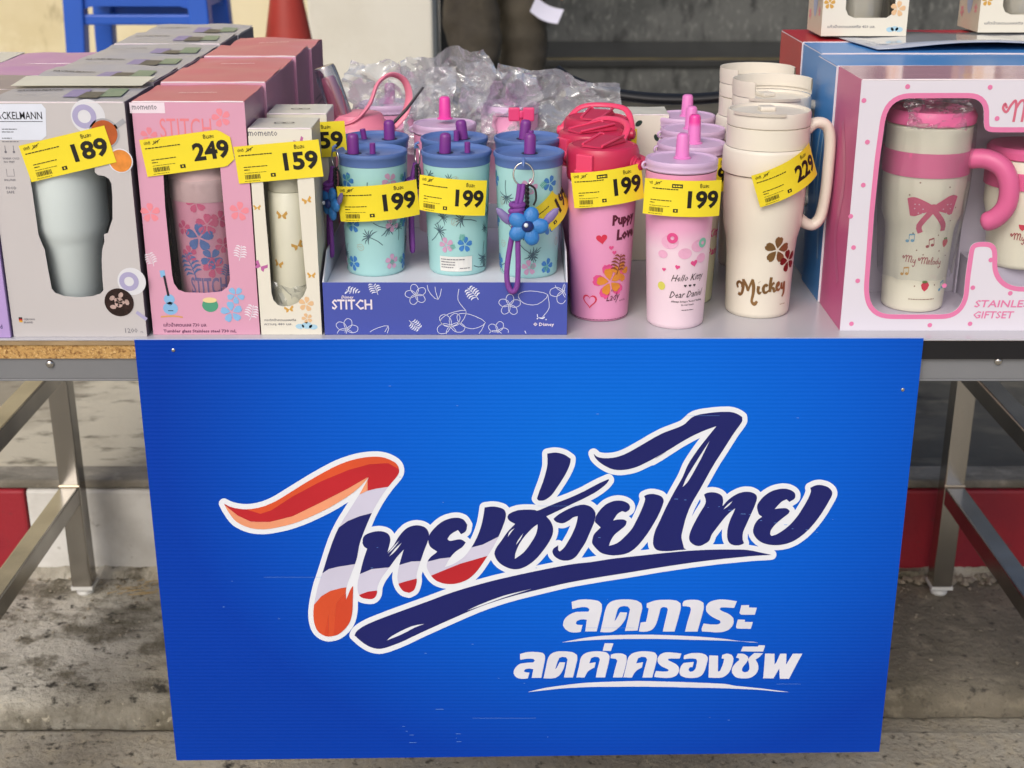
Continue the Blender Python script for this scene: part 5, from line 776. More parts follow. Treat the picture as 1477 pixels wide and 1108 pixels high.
for k, (px, py) in enumerate([(500,475),(520,423),(560,470),(600,425),(590,455),(632,432),(650,470),(690,425),(700,465),(735,440),(757,470),(790,425),(812,420),(545,418),(672,448),(718,478),(775,446)]):
    x, z = t2(px, py); kind = k % 3; sc = .011+.004*rr.random()
    if kind == 0:
        for a in range(5): qs.append(xf(ribbon([(0,0),(sc*.5,sc*.42),(sc*1.05,sc*.25),(sc*1.0,-sc*.2),(sc*.45,-sc*.35)], .0006, closed=True, n=3), x, z, a*2*pi/5+k))
    elif kind == 1: qs += [xf(q, x, z-.006, k) for q in monstera(sc*1.5)]
    else:
        qs += [xf(ribbon([(0,0),(sc*.8,sc*.8),(sc*1.9,sc*.7),(sc*2.3,0),(sc*1.4,-sc*.3)], .0006, closed=True, n=3), x, z, rr.uniform(0,6)), xf(ribbon([(0,0),(sc,sc*.4),(sc*1.9,sc*.1)], .0006, n=3), x, z, rr.uniform(0,6))]
keep = []
for vs, fs in qs:
    if all(-tw/2+.001 < u < tw/2-.001 and .001 < v < THH-.001 for u, v in vs): keep.append((vs, fs))
    else:
        ok = [f for f in fs if all(-tw/2+.001 < vs[i][0] < tw/2-.001 and .001 < vs[i][1] < THH-.001 for i in f)]
        if ok: keep.append((vs, ok))
lx, lz = t2(479, 446)
keep = [(v, [f for f in fs if not any(lx-.002 < v[i][0] < lx+.052 and lz-.006 < v[i][1] < lz+.018 for i in f) and not any(v[i][0] > t2(762,470)[0] and v[i][1] < .017 for i in f)]) for v, fs in keep]
pr(tr, 'leaf_line_print', WL, [k for k in keep if k[1]])
pr(tr, 'name_lettering', WHP, [xf(text('STITCH', .0120, .03, width=.046), lx, lz), xf(text('Disney', .0036, .03, shear=.3), lx+.011, lz+.0128), xf(text('© Disney', .0040, .03, width=.024), *t2(769, 470))], pm2)

# ---------------------------------------------------------------- aqua tumblers
AQUA = mat('aqua_enamel', '#a5d4d2', .38, var=.015); LIDB = mat('cornflower_lid', '#5874ad', .45, var=.03); STRP = mat('purple_straw', '#7a3487', .42, var=.05); RECESS_SHADE = mat('dark_recess_shade', '#1d2540', .6)
PALMP = mat('slate_palm_print', '#4a6470', .45); SHP = mat('sand_shell_print', '#b5aa96', .45); PKP = mat('pink_flower_print', '#c79ab8', .45); BLP = mat('blue_flower_print', '#3f7fc4', .45); GRP = mat('teal_leaf_print', '#5fae9c', .45)
LID_PROF = [(0,.1388),(.0355,.1388),(.0368,.1396),(.0378,.1418),(.0392,.1430),(.0405,.1425),(.0412,.1402),(.0406,.1376),(.0396,.1362),(.0393,.1290),(.0386,.1284),(0,.1284)]
R_T = lambda z: .0335+.0052*min(1, max(0, z)/.13)
def aqua_proto():
    t = thing('aqua_tumbler', '-', 'tumbler')
    part('body', MB().lathe([(0,0),(.0315,0),(.0330,.0015),(.0337,.004),(.0387,.128),(.0387,.1285)], 64), AQUA, t, smooth=40)
    lid = part('lid', MB().lathe(LID_PROF, 64), LIDB, t, smooth=35)
    return t, lid
def straw(lid, x, y, tall, ang):
    g = []
    if tall: q = MB().lathe([(0,0),(.0068,0),(.0066,.0185),(.0058,.0215),(.0040,.0228),(0,.0232)], 24); nm = 'straw_cap'
    else: q = MB().lathe([(0,0),(.0034,0),(.0034,.0118),(.0028,.0125),(0,.0125)], 18); nm = 'air_vent'
    part(nm, q, STRP, lid, smooth=40, loc=(x, y, .1388), rot=(ang[0], ang[1], 0))
    part('lid_recess', MB().flat(disc(x, y, .0098 if tall else .0085, n=26), lambda u, v: (u, v, .13895)), RECESS_SHADE if tall else mat('lid_recess_shade', '#38508c', .5), lid)  # flat disc, shade of the recess round the straw put into its colour
FT = [(536,.094,'front left aqua tumbler in the blue tray, with its own yellow 199 tag', 0), (658,.097,'front middle aqua tumbler in the blue tray, white sticker near its base', 1), (763,.087,'front right aqua tumbler in the blue tray with a blue charm hanging on it', 2),
      (541,.182,'back left aqua tumbler in the blue tray', 3), (655,.180,'back middle aqua tumbler in the blue tray', 4), (761,.182,'back right aqua tumbler in the blue tray', 5)]
straws = {0: [(-.021,-.002,1,(0,0)),(.0015,-.004,0,(0,0))], 1: [(-.013,-.001,1,(.05,.05)),(.013,-.001,0,(0,0))], 2: [(.001,.006,1,(-.04,.02))], 3: [(.017,.002,1,(0,0)),(-.0135,.002,0,(0,-.15))], 4: [(.010,.006,1,(0,-.1)),(.003,-.007,0,(0,0))], 5: [(-.004,.004,1,(0,.1)),(.004,-.010,0,(0,0))]}
AT = []
PZ = TZ+.0557
for i, (px, Y, lb, k) in enumerate(FT):
    t, lid = aqua_proto(); x, z = at(px, 215 if i < 3 else 190, Y); t.location = (x, Y, PZ); t['label'] = lb; t['group'] = 'aqua tumblers with blue lids in the tray'
    for s in straws[k]: straw(lid, *s)
    rr = random.Random(20+i); cells = []
    for a in range(7):
        for b in range(5):
            u = (a-3)*.0260+(.013 if b % 2 else 0)+rr.uniform(-.003,.003); v = .014+b*.0245+rr.uniform(-.003,.003)
            cells.append((u, v, (a*2+b*3+i) % 6, rr.uniform(0, 6.28)))
    wm = wrap_map(R_T, .00035); P1, P2, P3, P4, P5 = [], [], [], [], []
    for u, v, kd, ro in cells:
        ok = lambda q: all(.003 < y < .124 for _, y in q[0])
        if kd in (0, 3): P1 += [q for q in (xf(q, u, v, ro) for q in palm(.0235)) if ok(q)]
        elif kd == 1: P2 += [q for q in (xf(q, u, v, ro) for q in shell(.0115)) if ok(q)]
        elif kd == 2: P3 += [q for q in fl5(.0150, u, v, ro) if ok(q)]; P5 += [q for q in (xf(q, u+.004, v-.003, ro+2) for q in monstera(.008)) if ok(q)]
        elif kd == 4: P4 += [q for q in fl5(.0150, u, v, ro) if ok(q)]; P5 += [q for q in (xf(q, u-.004, v+.003, ro+1) for q in monstera(.010)) if ok(q)]
        else: P1 += [q for q in (xf(q, u, v, ro) for q in palm(.018)) if ok(q)]
    pr(t, 'palm_print', PALMP, P1, wm); pr(t, 'shell_print', SHP, P2, wm); pr(t, 'flower_print', PKP, P3, wrap_map(R_T, .00045)); pr(t, 'flower_print', BLP, P4, wrap_map(R_T, .00045)); pr(t, 'leaf_print', GRP, P5, wrap_map(R_T, .0006))
    if i == 1:
        wf = wrap_map(R_T, .0008); wf2 = wrap_map(R_T, .0011)
        pr(t, 'sticker', mat('sticker_white', '#dcdcd6', .5), [rect(-.022+.006*k, .006, -.016+.006*k, .024) for k in range(7)], wf)
        pr(t, 'sticker_print', GREYPR, dashes(-.020,.020,.030,1,.0011)+dashes(-.020,.0168,.018,2,.0011)+dashes(-.020,.0136,.018,3,.0011)+dashes(-.020,.0104,.016,4,.0011)+dashes(.004,.0095,.013,6,.0009), wf2)
    AT.append(t)
tag_on(AT[0], 545, 293, .048, yaw=R(3), roll=R(4.5), num='199', old='459', Rb=.085, w=.096)
tag_on(AT[1], 651, 284, .0515, yaw=R(-6), roll=R(-4), num='199', old='459', Rb=.085, w=.080, peel=True)
tt = tag_on(AT[2], 800, 302, .062, yaw=R(48), roll=R(33), num='199', old='459', Rb=.05, w=.085)
# cords, rings and plain charms hanging on the tumblers
def keyring(name, label, x, y, z, yaw, fob, seed, sc=1.):
    t = thing(name, label, 'key strap', (x, y, z), yaw, 'purple cord straps hanging from the aqua tumblers')
    part('ring', MB().tube([(.0100*cos(a), 0, -.0085+.0112*sin(a)) for a in [2*pi*k/28 for k in range(28)]], .0009, 8, closed=True), SILV, t, smooth=60)
    part('lid_tab', MB().tube([(0,.002,.0065),(0,-.002,.0045),(0,-.0028,.0005),(0,.0015,.001)], .0016, 8), LIDB, t, smooth=60)
    s = [(-.002,-.002,-.018),(-.0035,-.0045,-.030),(-.006,-.006,-.042)]
    for dx in (-.0019, .0019): part('cord', MB().tube(smooth2([(a[0]+dx,a[1],a[2]) for a in s]+[(-.009+dx*.8,-.006,-.056)], 4, False), .0024, 10), CORD, t, smooth=60)
    L = [(-.0085,-.0065,-.056),(-.013,-.0060,-.078),(-.0165,-.0055,-.104),(-.0150,-.0055,-.119),(-.0105,-.0060,-.1245),(-.0062,-.0065,-.118),(-.0052,-.0070,-.098),(-.0055,-.0070,-.075),(-.0045,-.0068,-.056)]
    part('cord_loop', MB().tube(smooth2(L, 5, False), .0028, 10), CORD, t, smooth=60)
    kn = MB()
    for q in range(4):
        zz = -.038-.0052*q; kn.tube([(-.0062-.0006*q+.0058*cos(a), -.0060+.0048*sin(a), zz+.0012*sin(a+q)) for a in [2*pi*k/18 for k in range(18)]], .0029, 8, closed=True)
    part('cord_knot', kn, CORD, t, smooth=60)
    pl_ = MB()
    for off in (0, pi): pl_.tube([(.0035+.0013*cos(k*.9+off), -.0025+.0013*sin(k*.9+off), -.019-.0012*k) for k in range(24)], .0013, 7)
    part('braid', pl_, BLKC, t, smooth=60)
    pl_ = MB().tube(smooth2([(.004,-.002,-.018),(.011,-.001,-.022),(.0125,-.001,-.032),(.010,-.001,-.039)], 4, False), .0011, 7); part('braid_tail', pl_, BLKC, t, smooth=60)
    if fob:
        def pod(a, b, c, n_=10): return [(max(.0001, a*sin(pi*k/n_)**.8), -c*cos(pi*k/n_)) for k in range(n_+1)]
        RUB = mat('glossy_blue_rubber', '#2f78bd', .38, var=.08, scale=200, bump=.25, bscale=700); NAV = mat('navy_rubber', '#1d2f6b', .35)
        for k in range(5):
            w = MB().lathe(pod(.0078, 0, .0095), 18); w.v = [(a, b*.55, c) for a, b, c in w.v]; an = 2*pi*k/5+.3
            part('charm_petal', w, RUB, t, smooth=60, loc=(.004+.0115*sin(an), -.0085-.0006*k, -.059+.0100*cos(an)), rot=(0, an, 0))
        w = MB().lathe(pod(.0062, 0, .0055), 18); w.v = [(a, b*.8, c) for a, b, c in w.v]; part('charm_centre', w, NAV, t, smooth=60, loc=(.004,-.0125,-.059))
        part('charm_bead', MB().lathe(pod(.0022, 0, .0022, 8), 12), mat('pearl_bead', '#dfe6ea', .2), t, smooth=60, loc=(.0025,-.0178,-.0575))
        for s_ in (-1, 1):
            w = MB().lathe([(.0001,-.011),(.0038,-.006),(.0046,.0),(.0034,.008),(.0001,.0125)], 20); w.v = [(a, b*.5, c) for a, b, c in w.v]
            part('charm_leaf', w, mat('mauve_rubber', '#77689c', .45), t, smooth=60, loc=(.004+s_*.0225, -.0075, -.0500), rot=(0, s_*.75, 0))
    return t
ox, oz = at(755, 243, .042)
keyring('cord_strap', 'purple knotted cord and blue charm hanging at the front of the right aqua tumbler', ox, .0375, oz+.004, 0, True, 1); bpy.context.view_layer.update()
ks = [o for o in COL.objects if o.name == 'cord_strap'][0]; ks.scale = (1.13,)*3; ks.rotation_euler.x = R(-10)
ox, oz = at(482, 215, .08)
keyring('cord_strap', 'purple cord with blue charm squeezed between the slim cream carton and the left aqua tumbler', ox+.001, .078, oz-.002, R(-60), True, 2)
ox, oz = at(603, 212, .10)
keyring('cord_strap', 'purple cord hanging in the gap between the left and middle aqua tumblers', ox-.0005, .094, oz, R(-70), False, 3)

# ---------------------------------------------------------------- red lidded bottles
REDL = mat('raspberry_lid', '#c12a4e', .4, var=.04); REDB = mat('coral_red_plastic', '#e4446a', .38, var=.03); PNKB = mat('pink_satin_enamel', '#e59ac0', .3, var=.02, coat=.2)
def red_bottle(x, y, label, rz, handle_up):
    t = thing('pink_bottle', label, 'bottle', (x, y, TZ), 0, 'pink bottles with raspberry lids')
    part('body', MB().lathe([(0,0),(.0320,0),(.0338,.0015),(.0345,.005),(.0402,.150),(.0402,.163),(.0385,.165)], 64), PNKB, t, smooth=40)
    part('base_line', MB().lathe([(.0335,.0018),(.0341,.0022),(.0341,.0030),(.0336,.0034)], 48), mat('steel_base', '#7a4a5a', .3, .6), t)
    lid = part('lid', MB().lathe([(.0400,.1655),(.0412,.167),(.0418,.172),(.0420,.196),(.0408,.201),(.0395,.2035),(.0360,.2050),(.0350,.2042),(.0,.2042)], 56), REDL, t, smooth=35)
    part('spout_cover', MB().add([(-.014,-.030,.2045),(.014,-.030,.2045),(.018,.026,.2045),(-.018,.026,.2045),(-.012,-.027,.2070),(.012,-.027,.2062),(.015,.022,.2115),(-.015,.022,.2115)], [(0,3,2,1),(4,5,6,7),(0,1,5,4),(1,2,6,5),(2,3,7,6),(3,0,4,7)]), REDL, lid, bevel=.002, rot=(0,0,rz))
    for s in (-1, 1): part('cover_rib', MB().tube([(s*.0125,-.026,.2072),(s*.0155,.021,.2125),(s*.012,.024,.2110)], .0016, 8), REDB, lid, smooth=60, rot=(0,0,rz))
    part('latch', MB().box((-.0105,-.0455,.180), (.0105,-.0395,.199)).box((-.0120,-.0462,.1765), (.0120,-.041,.1815)), REDB, lid, bevel=.0015, rot=(0,0,rz))
    for s in (-1, 1):
        a = rz+s*R(88)
        part('pivot', MB().lathe([(.0105,0),(.0105,.002),(.0085,.003),(.0085,.005),(.0065,.0055),(.0060,.0095),(.0045,.0105),(0,.0108)], 28), REDL if s > 0 else REDB, lid, smooth=40, loc=(.0415*sin(a), -.0415*cos(a), .185), rot=(R(90), 0, a))
    pts = [(-.0465,.000,.185),(-.0440,.016,.186),(-.032,.034,.187),(0,.047,.188),(.032,.034,.187),(.0440,.016,.186),(.0465,.000,.185)] if not handle_up else [(-.0465,.000,.187),(-.0430,.012,.196),(-.030,.030,.2045 if not handle_up else .211),(0,.038,.2045 if not handle_up else .214),(.030,.030,.2045 if not handle_up else .211),(.0430,.012,.196),(.0465,.000,.187)]
    hm = MB().tube(smooth2(pts, 5, False), .0042, 10, flat=.6); part('carry_handle', hm, REDB, lid, smooth=50, rot=(0,0,rz))
    return t
RB = [red_bottle(at(869,250,.096)[0], .097, 'front pink bottle with raspberry lid, red hearts and 199 tag', R(-32), False),
      red_bottle(at(856,250,.185)[0]-.002, .187, 'middle pink bottle, its raspberry lid just behind the hearted one', R(-58), True),
      red_bottle(at(860,200,.285)[0], .287, 'rearmost pink bottle with raspberry lid, beside the crumpled bags', R(-20), True)]
rR = lambda z: .0345+.0057*min(1, max(0, z)/.15); wm = wrap_map(rR, .0004, 0); wm2 = wrap_map(rR, .0007, 0); b0 = RB[0]
MAROON = mat('maroon_print', '#5a1830', .4); HRED = mat('heart_red_print', '#d5334f', .35); HOT = mat('hot_pink_print', '#e0508c', .4)
pr(b0, 'lettering', MAROON, [xf(text('Puppy', .0115, .07, width=.034, shear=.1), .010, .118, .06), xf(text('Love', .0120, .07, width=.030, shear=.1), .016, .100, .05)], wm)
pr(b0, 'heart_print', HRED, [xf(heart(.013), -.0015, .102, .15), xf(heart(.019), -.015, .026)], wm); pr(b0, 'heart_print', PNKB, [xf(heart(.0145), -.015, .026)], wm2)
pr(b0, 'heart_print', HOT, [xf(heart(.006), .010, .091), xf(heart(.0055), .014, .085)], wm)
pr(b0, 'flower_print', HOT, fl5(.034, .010, .050, .5), wm); pr(b0, 'flower_print', mat('amber_flower_print', '#d98b2e', .4), fl5(.026, .010, .050, .5)+fl5(.020, .024, .060, .1), wm2); pr(b0, 'leaf_print', mat('brown_leaf_print', '#8a4526', .4), [xf(q, .018, .058, -.2) for q in monstera(.026)], wrap_map(rR, .001))
pr(b0, 'lettering', MAROON, [xf(text('Lady', .0100, 0, width=.019, shear=.45), .006, .026, .05), xf(text('Disney', .0026, .02, shear=.3), .012, .038), xf(text('and the', .0026, .0, shear=.4), .024, .024)], wm)
tag_on(RB[0], 879, 271, .0515, yaw=R(6), roll=R(7), num='199', old='399', badge=True, Rb=.075, w=.086)
tag_on(RB[1], 845, 235, .140, yaw=R(-35), roll=R(4), num='199', old='399', badge=True, Rb=.075, w=.086)

# ---------------------------------------------------------------- lavender lidded tumblers
def grad_mat(name, stops, rough=.35, z0=0, z1=.17):
    m = bpy.data.materials.new(name); m.use_nodes = True; n = m.node_tree; b = n.nodes['Principled BSDF']; b.inputs['Roughness'].default_value = rough
    tcn = n.nodes.new('ShaderNodeTexCoord'); sx = n.nodes.new('ShaderNodeSeparateXYZ'); mr = n.nodes.new('ShaderNodeMapRange'); mr.inputs[1].default_value = z0; mr.inputs[2].default_value = z1
    n.links.new(tcn.outputs['Object'], sx.inputs[0]); n.links.new(sx.outputs[2], mr.inputs[0]); rp = n.nodes.new('ShaderNodeValToRGB'); n.links.new(mr.outputs[0], rp.inputs[0])
    e = rp.color_ramp.elements; e[0].position = stops[0][0]; e[0].color = lin(stops[0][1])+(1,); e[1].position = stops[-1][0]; e[1].color = lin(stops[-1][1])+(1,)
    for p, c in stops[1:-1]: q = e.new(p); q.color = lin(c)+(1,)
    n.links.new(rp.outputs[0], b.inputs['Base Color']); return m
LAVL = mat('lavender_lid', '#cdb0cf', .4, var=.03); LBODY = grad_mat('two_tone_pink_print', [(0,'#ecd5de'),(.55,'#ecd3de'),(.70,'#e6a6c6'),(1,'#e59cc0')]); LBODY2 = grad_mat('cream_green_print', [(0,'#dcdcae'),(.4,'#dfdcb8'),(.8,'#e3cdc8'),(1,'#e0b8cb')])
MAGS = grad_mat('magenta_straw_print', [(0,'#e07fc0'),(.6,'#e07ac0'),(.75,'#e2439c'),(1,'#e2439c')], .35, 0, .034); MAG1 = mat('orchid_straw', '#df7fc0', .35)
LP = [(.0405,.1830),(.0412,.1845),(.0405,.1870),(.0412,.1890),(.0414,.1925),(.0402,.1950),(.0385,.1950),(.0368,.1932),(0,.1930)]
def lav(x, y, label, body, st, rz, lean=0):
    t = thing('lavender_lid_tumbler', label, 'tumbler', (x, y, TZ), 0, 'tumblers with lavender lids')
    part('body', MB().lathe([(0,0),(.0310,0),(.0325,.0015),(.0332,.005),(.0400,.165),(.0402,.182)], 64), body, t, smooth=40)
    lid = part('lid', MB().lathe(LP, 64), LAVL, t, smooth=35)
    h = .0285 if st != 'tall' else .0345
    part('straw_cap', MB().lathe([(0,0),(.0100,0),(.0100,.0012),(.0080,.0022),(.0070,h*.9),(.0060,h-.001),(.0045,h),(0,h)], 26), MAG1 if st != 'tall' else MAGS, lid, smooth=40, loc=(.003*cos(rz), .004*sin(rz), .1932))
    part('cord_eyelet', MB().tube([(.0035*cos(a), 0, .0035*sin(a)) for a in [2*pi*k/12 for k in range(12)]], .0016, 7, closed=True), LAVL, lid, smooth=60, loc=(-.0415, -.004, .187), rot=(0,0,R(20)))
    return t
LV = [lav(at(985,220,.066)[0]-.001, .067, 'front lavender lidded tumbler with script lettering, hearts and 199 tag', LBODY, 'n', 1.2),
      lav(at(1003,198,.160)[0]-.004, .162, 'second lavender lidded tumbler with a two tone magenta straw cap and cream green foot', LBODY2, 'tall', .2),
      lav(at(1000,178,.262)[0], .262, 'third lavender lidded tumbler, mostly hidden behind the magenta straw cap', LBODY2, 'n', 2.6),
      lav(at(988,159,.362)[0], .362, 'rearmost lavender lidded tumbler in front of the dark steps', LBODY2, 'n', 0)]
bR = lambda z: .0332+.0068*min(1, max(0, z)/.165); wm = wrap_map(bR, .0004, .0); wm2 = wrap_map(bR, .0007); v0 = LV[0]
pr(v0, 'cloud_print', mat('pink_cloud_print', '#e9aecb', .4), [disc(u, v, r, r*.8, n=20) for u, v, r in ((-.014,.105,.010),(.004,.092,.008),(-.022,.090,.006),(.020,.100,.009),(.026,.085,.007))], wm)
pr(v0, 'ring_print', HOT, [disc(-.011,.110,.0062,n=22,hole=.35)], wm2); pr(v0, 'ring_print', mat('mint_ring_print', '#7fc0a8', .4), [disc(.026,.103,.0058,n=22,hole=.4)], wm2)
pr(v0, 'badge_print', mat('periwinkle_print', '#8a8fcf', .4), [disc(-.030,.163,.0052,n=20,hole=.8), disc(-.030,.163,.003,n=12)], wm); pr(v0, 'badge_print', mat('silver_grey_print', '#a9b8bd', .4), [rect(-.004,.161,.000,.170), rect(.001,.160,.005,.168), rect(.006,.162,.009,.167)], wm)
pr(v0, 'badge_print', mat('lemon_print', '#d8d25e', .4), [disc(-.023,.052,.005,n=18)], wm)
pr(v0, 'heart_print', INK, [xf(heart(.0036), u, .0535) for u in (.0065,.0125,.0185)], wm); pr(v0, 'heart_print', HOT, [xf(heart(.009), .016,.080,.2), xf(heart(.006), -.004,.076,-.2), xf(heart(.005), -.020,.072)], wm)
pr(v0, 'lettering', INK, [xf(text('Hello Kitty', .0082, .0, 'CENTER', shear=.45, width=.043), .0105, .0595, .03), xf(text('Dear Daniel', .0082, .0, 'CENTER', shear=.45, width=.046), .0105, .0395, .03)], wm)
pr(v0, 'small_lettering', INK, [xf(text('Always bring a "home" feeling', .0022, .02, 'CENTER', width=.042), .011, .0335), xf(text('to our heart', .0022, .02, 'CENTER', width=.017), .011, .0295)]+dashes(.0035,.0235,.016,9,.0007), wm)
pr(LV[1], 'lettering', HOT, [xf(text('Kitty', .010, .03, shear=.4), .022, .085), xf(text('Daniel', .010, .03, shear=.4), .020, .062)], wm)
tag_on(LV[0], 985, 287, .0215, yaw=R(-2), roll=R(-1.5), num='199', old='399', badge=True, peel=True, Rb=.085, w=.090)
tag_on(LV[1], 1020, 255, .128, yaw=R(20), roll=R(1), num='199', old='399', Rb=.085, w=.090)

# ---------------------------------------------------------------- cream travel mugs
MUGC = mat('ivory_satin_enamel', '#e2dccb', .33, var=.015, coat=.15); MUGL = mat('ivory_lid', '#dcd5c6', .42, var=.02); GOLDF = mat('bronze_foil', '#a07b4e', .28, .75, var=.15, scale=30); REDF = mat('red_gold_foil', '#8f2f2b', .3, .6, var=.1)
def script_mug(x, y, label, rz, swirl=False):
    t = thing('travel_mug', label, 'mug', (x, y, TZ), rz, 'ivory travel mugs with handles')
    part('body', MB().lathe([(0,0),(.0355,0),(.0375,.0018),(.0382,.006),(.0400,.070),(.0418,.092),(.0455,.108),(.0475,.135),(.0480,.170)], 64), MUGC, t, smooth=40)
    part('collar', MB().lathe([(.0482,.1705),(.0508,.172),(.0512,.178),(.0506,.197),(.0495,.200),(.0478,.2010)], 64), MUGL, t, smooth=40)
    part('upper_body', MB().lathe([(.0478,.2015),(.0478,.2245),(.046,.2250)], 64), MUGC, t, smooth=40)
    lid = part('lid', MB().lathe([(.0462,.2252),(.0478,.2262),(.0480,.2400),(.0470,.2425),(.0452,.2425),(.0445,.2395),(0,.2385)], 64), MUGL, t, smooth=40)
    part('slider', MB().box((-.009,.004,.2385), (.009,.022,.2440)), MUGL, lid, bevel=.002)
    part('sip_lip', MB().add([(.0478*sin(a)*q, -.0478*cos(a)*q, z) for (q, z) in ((.90,.2395),(1.0,.2425),(1.06,.2440),(1.04,.2405)) for a in [R(-38)+R(76)*k/12-R(30) for k in range(13)]], [(r*13+k, r*13+k+1, (r+1)*13+k+1, (r+1)*13+k) for r in range(3) for k in range(12)]), MUGL, lid, smooth=60)
    H = [(.044,0,.2165),(.055,0,.2255),(.0680,0,.2225),(.0740,0,.2060),(.0745,0,.170),(.0735,0,.140),(.0700,0,.1150),(.0620,0,.1050),(.0530,0,.1065),(.0445,0,.1130)]
    part('handle', MB().tube(smooth2(H, 5, False), .0085, 12, flat=.78), MUGL, t, smooth=60)
    return t
MG = [script_mug(at(1111,180,.112)[0]-.002, .112, 'front ivory travel mug with bronze script lettering and 229 tag', R(4)),
      script_mug(at(1113,140,.222)[0], .222, 'second ivory travel mug, its open lid just behind the lettered one', R(25), True),
      script_mug(at(1091,130,.330)[0], .330, 'rearmost ivory travel mug, leftmost of the three', R(20), True)]
for g_, rz_ in ((MG[1], 0), (MG[2], 0)):
    lid_ = [c for c in g_.children if c.name.startswith('lid')][0]
    part('flip_rim', MB().lathe([(.0470,.2430),(.0482,.2435),(.0488,.256),(.0482,.262),(.0472,.2615),(.0468,.2470)], 40, a0=R(-120), a1=R(120)), MUGL, lid_, smooth=40, rot=(0,0,R(180)))
mR = lambda z: .0384+.0018*min(1, max(0, z)/.07)+max(0, z-.07)*.10
mR = prof_r([(.0355,0),(.0375,.0018),(.0382,.006),(.0400,.070),(.0418,.092),(.0455,.108),(.0475,.135),(.0480,.170)])
wmg = lambda o, a=0: wrap_map(mR, o, a)
scr_ = [  # strokes of the word, in cm from the start of the word
 ([(.15,1.0),(.0,1.45),(.35,1.75),(.75,1.5),(.7,1.1)], [.25,.34,.3,.3,.2]), ([(1.0,2.1),(.95,1.3),(.75,.5),(.45,.2),(.15,.35)], [.35,.4,.36,.34,.42]),
 ([(1.0,2.05),(1.45,1.2),(1.55,.65)], [.3,.36,.24]), ([(2.3,2.1),(1.9,1.4),(1.6,.65)], [.35,.26,.2]), ([(2.25,2.1),(2.35,1.2),(2.25,.3),(2.05,-.6),(2.4,-.95),(2.75,-.6)], [.3,.42,.36,.32,.42,.3]),
 ([(3.0,1.25),(2.9,.7),(3.05,.35),(3.35,.55)], [.38,.34,.3,.12]), ([(3.08,1.75),(3.1,1.72)], [.36,.36]),
 ([(4.15,1.15),(3.9,1.35),(3.6,1.0),(3.65,.5),(3.95,.4),(4.3,.65)], [.34,.3,.38,.34,.3,.12]),
 ([(4.65,2.2),(4.5,1.3),(4.45,.4)], [.36,.38,.36]), ([(5.1,1.45),(4.85,1.35),(4.6,1.0)], [.32,.26,.2]), ([(4.6,.95),(4.95,.75),(5.05,.4),(5.35,.5)], [.24,.34,.32,.12]),
 ([(5.4,.85),(5.75,1.1),(5.7,1.4),(5.45,1.2),(5.4,.7),(5.7,.45),(6.05,.7)], [.2,.26,.28,.3,.34,.28,.12]), ([(6.2,1.3),(6.15,.7),(6.45,.6),(6.65,1.3),(6.6,.0),(6.3,-.5)], [.3,.3,.26,.3,.34,.2])]
g0 = MG[0]
q1 = [xf(ribbon([(x*.01, y*.01) for x, y in p], [w*.0105 for w in ws], n=5), -.036, .026, R(5)) for p, ws in scr_]
mb = MB()
for i, q in enumerate(q1): mb.flat(q, wmg(.0004+.00003*i, -R(4)))
part('script_lettering', mb, GOLDF, g0); pr(g0, 'small_lettering', GOLDF, dashes(.022,.0165,.010,4,.0008), wmg(.0004))
pr(g0, 'foil_print', GOLDF, fl5(.026, .010, .085, .2), wmg(.0004)); pr(g0, 'foil_print', REDF, fl5(.022, .030, .070, .6), wmg(.0006))
g0rot = g0.rotation_euler.z
x, z = at(1138, 256, .058); price_tag(g0, (x-g0.location.x, .058-g0.location.y, z-g0.location.z), yaw=R(22), roll=R(22), num='229', old='399', Rb=.070, w=.090)

# ---------------------------------------------------------------- gift boxes on the right
GBW = mat('white_gift_card', '#dad6df', .32, var=.015, coat=.2); GBP = mat('rose_gift_card', '#c85a8a', .42, var=.05, coat=.08, scale=5); GBT = mat('rose_top_card', '#d59aae', .15, var=.08, coat=.6, scale=6)
GBB = mat('sky_blue_card', '#3d86c8', .40, var=.10, coat=.1, scale=5); GBR = mat('red_gift_card', '#b01422', .42, var=.06, coat=.06); BORD = mat('pink_border_print', '#dd7ba6', .3, var=.02)
BX, BY, BW, BH = .3800, .0300, .42, .2865
bcx = BX+BW/2
def gb(px, py): x, z = at(px, py, BY); return (x-bcx, z-TZ)
z5 = lambda a, b: gb(1240+a/6.22, 130+b/6.22)
z6 = lambda a, b: gb(1240+a/5.54, 290+b/5.54)
hol = [z5(*p) for p in [(130,1108),(155,860),(180,620),(205,440),(232,250),(262,165),(320,105),(400,75)]]+[z5(*p) for p in [(700,73),(1010,73),(1070,90),(1105,125),(1118,190),(1113,240),(1113,300),(1115,340),(1125,364),(1148,377),(1185,380),(1230,380)]]
rx = BW/2-.030
zt = z5(1165,380)[1]; hol += [(rx-.01, zt), (rx, zt-.01)]
zb = z6(1250,685)[1]; hol += [(rx, zb+.01), (rx-.01, zb)]
hol += [z6(*p) for p in [(1330,685),(1250,685),(1180,662),(1125,610),(1098,540),(1100,430),(1098,375),(1060,327),(990,325),(920,328),(880,362),(868,440),(845,600),(828,780),(795,850),(745,890),(690,905)]]+[z6(*p) for p in [(450,906),(220,905),(150,888),(102,840),(78,770),(72,700)]]
def even(p, d):
    out = []
    for i in range(len(p)):
        a, b = p[i-1], p[i]; L = math.hypot(b[0]-a[0], b[1]-a[1]); n = max(1, round(L/d)); out += [(a[0]+(b[0]-a[0])*k/n, a[1]+(b[1]-a[1])*k/n) for k in range(n)]
    return out
hol = even(hol, .0045)
for _ in range(2): hol = [((hol[i-1][0]+2*hol[i][0]+hol[(i+1) % len(hol)][0])/4, (hol[i-1][1]+2*hol[i][1]+hol[(i+1) % len(hol)][1])/4) for i in range(len(hol))]
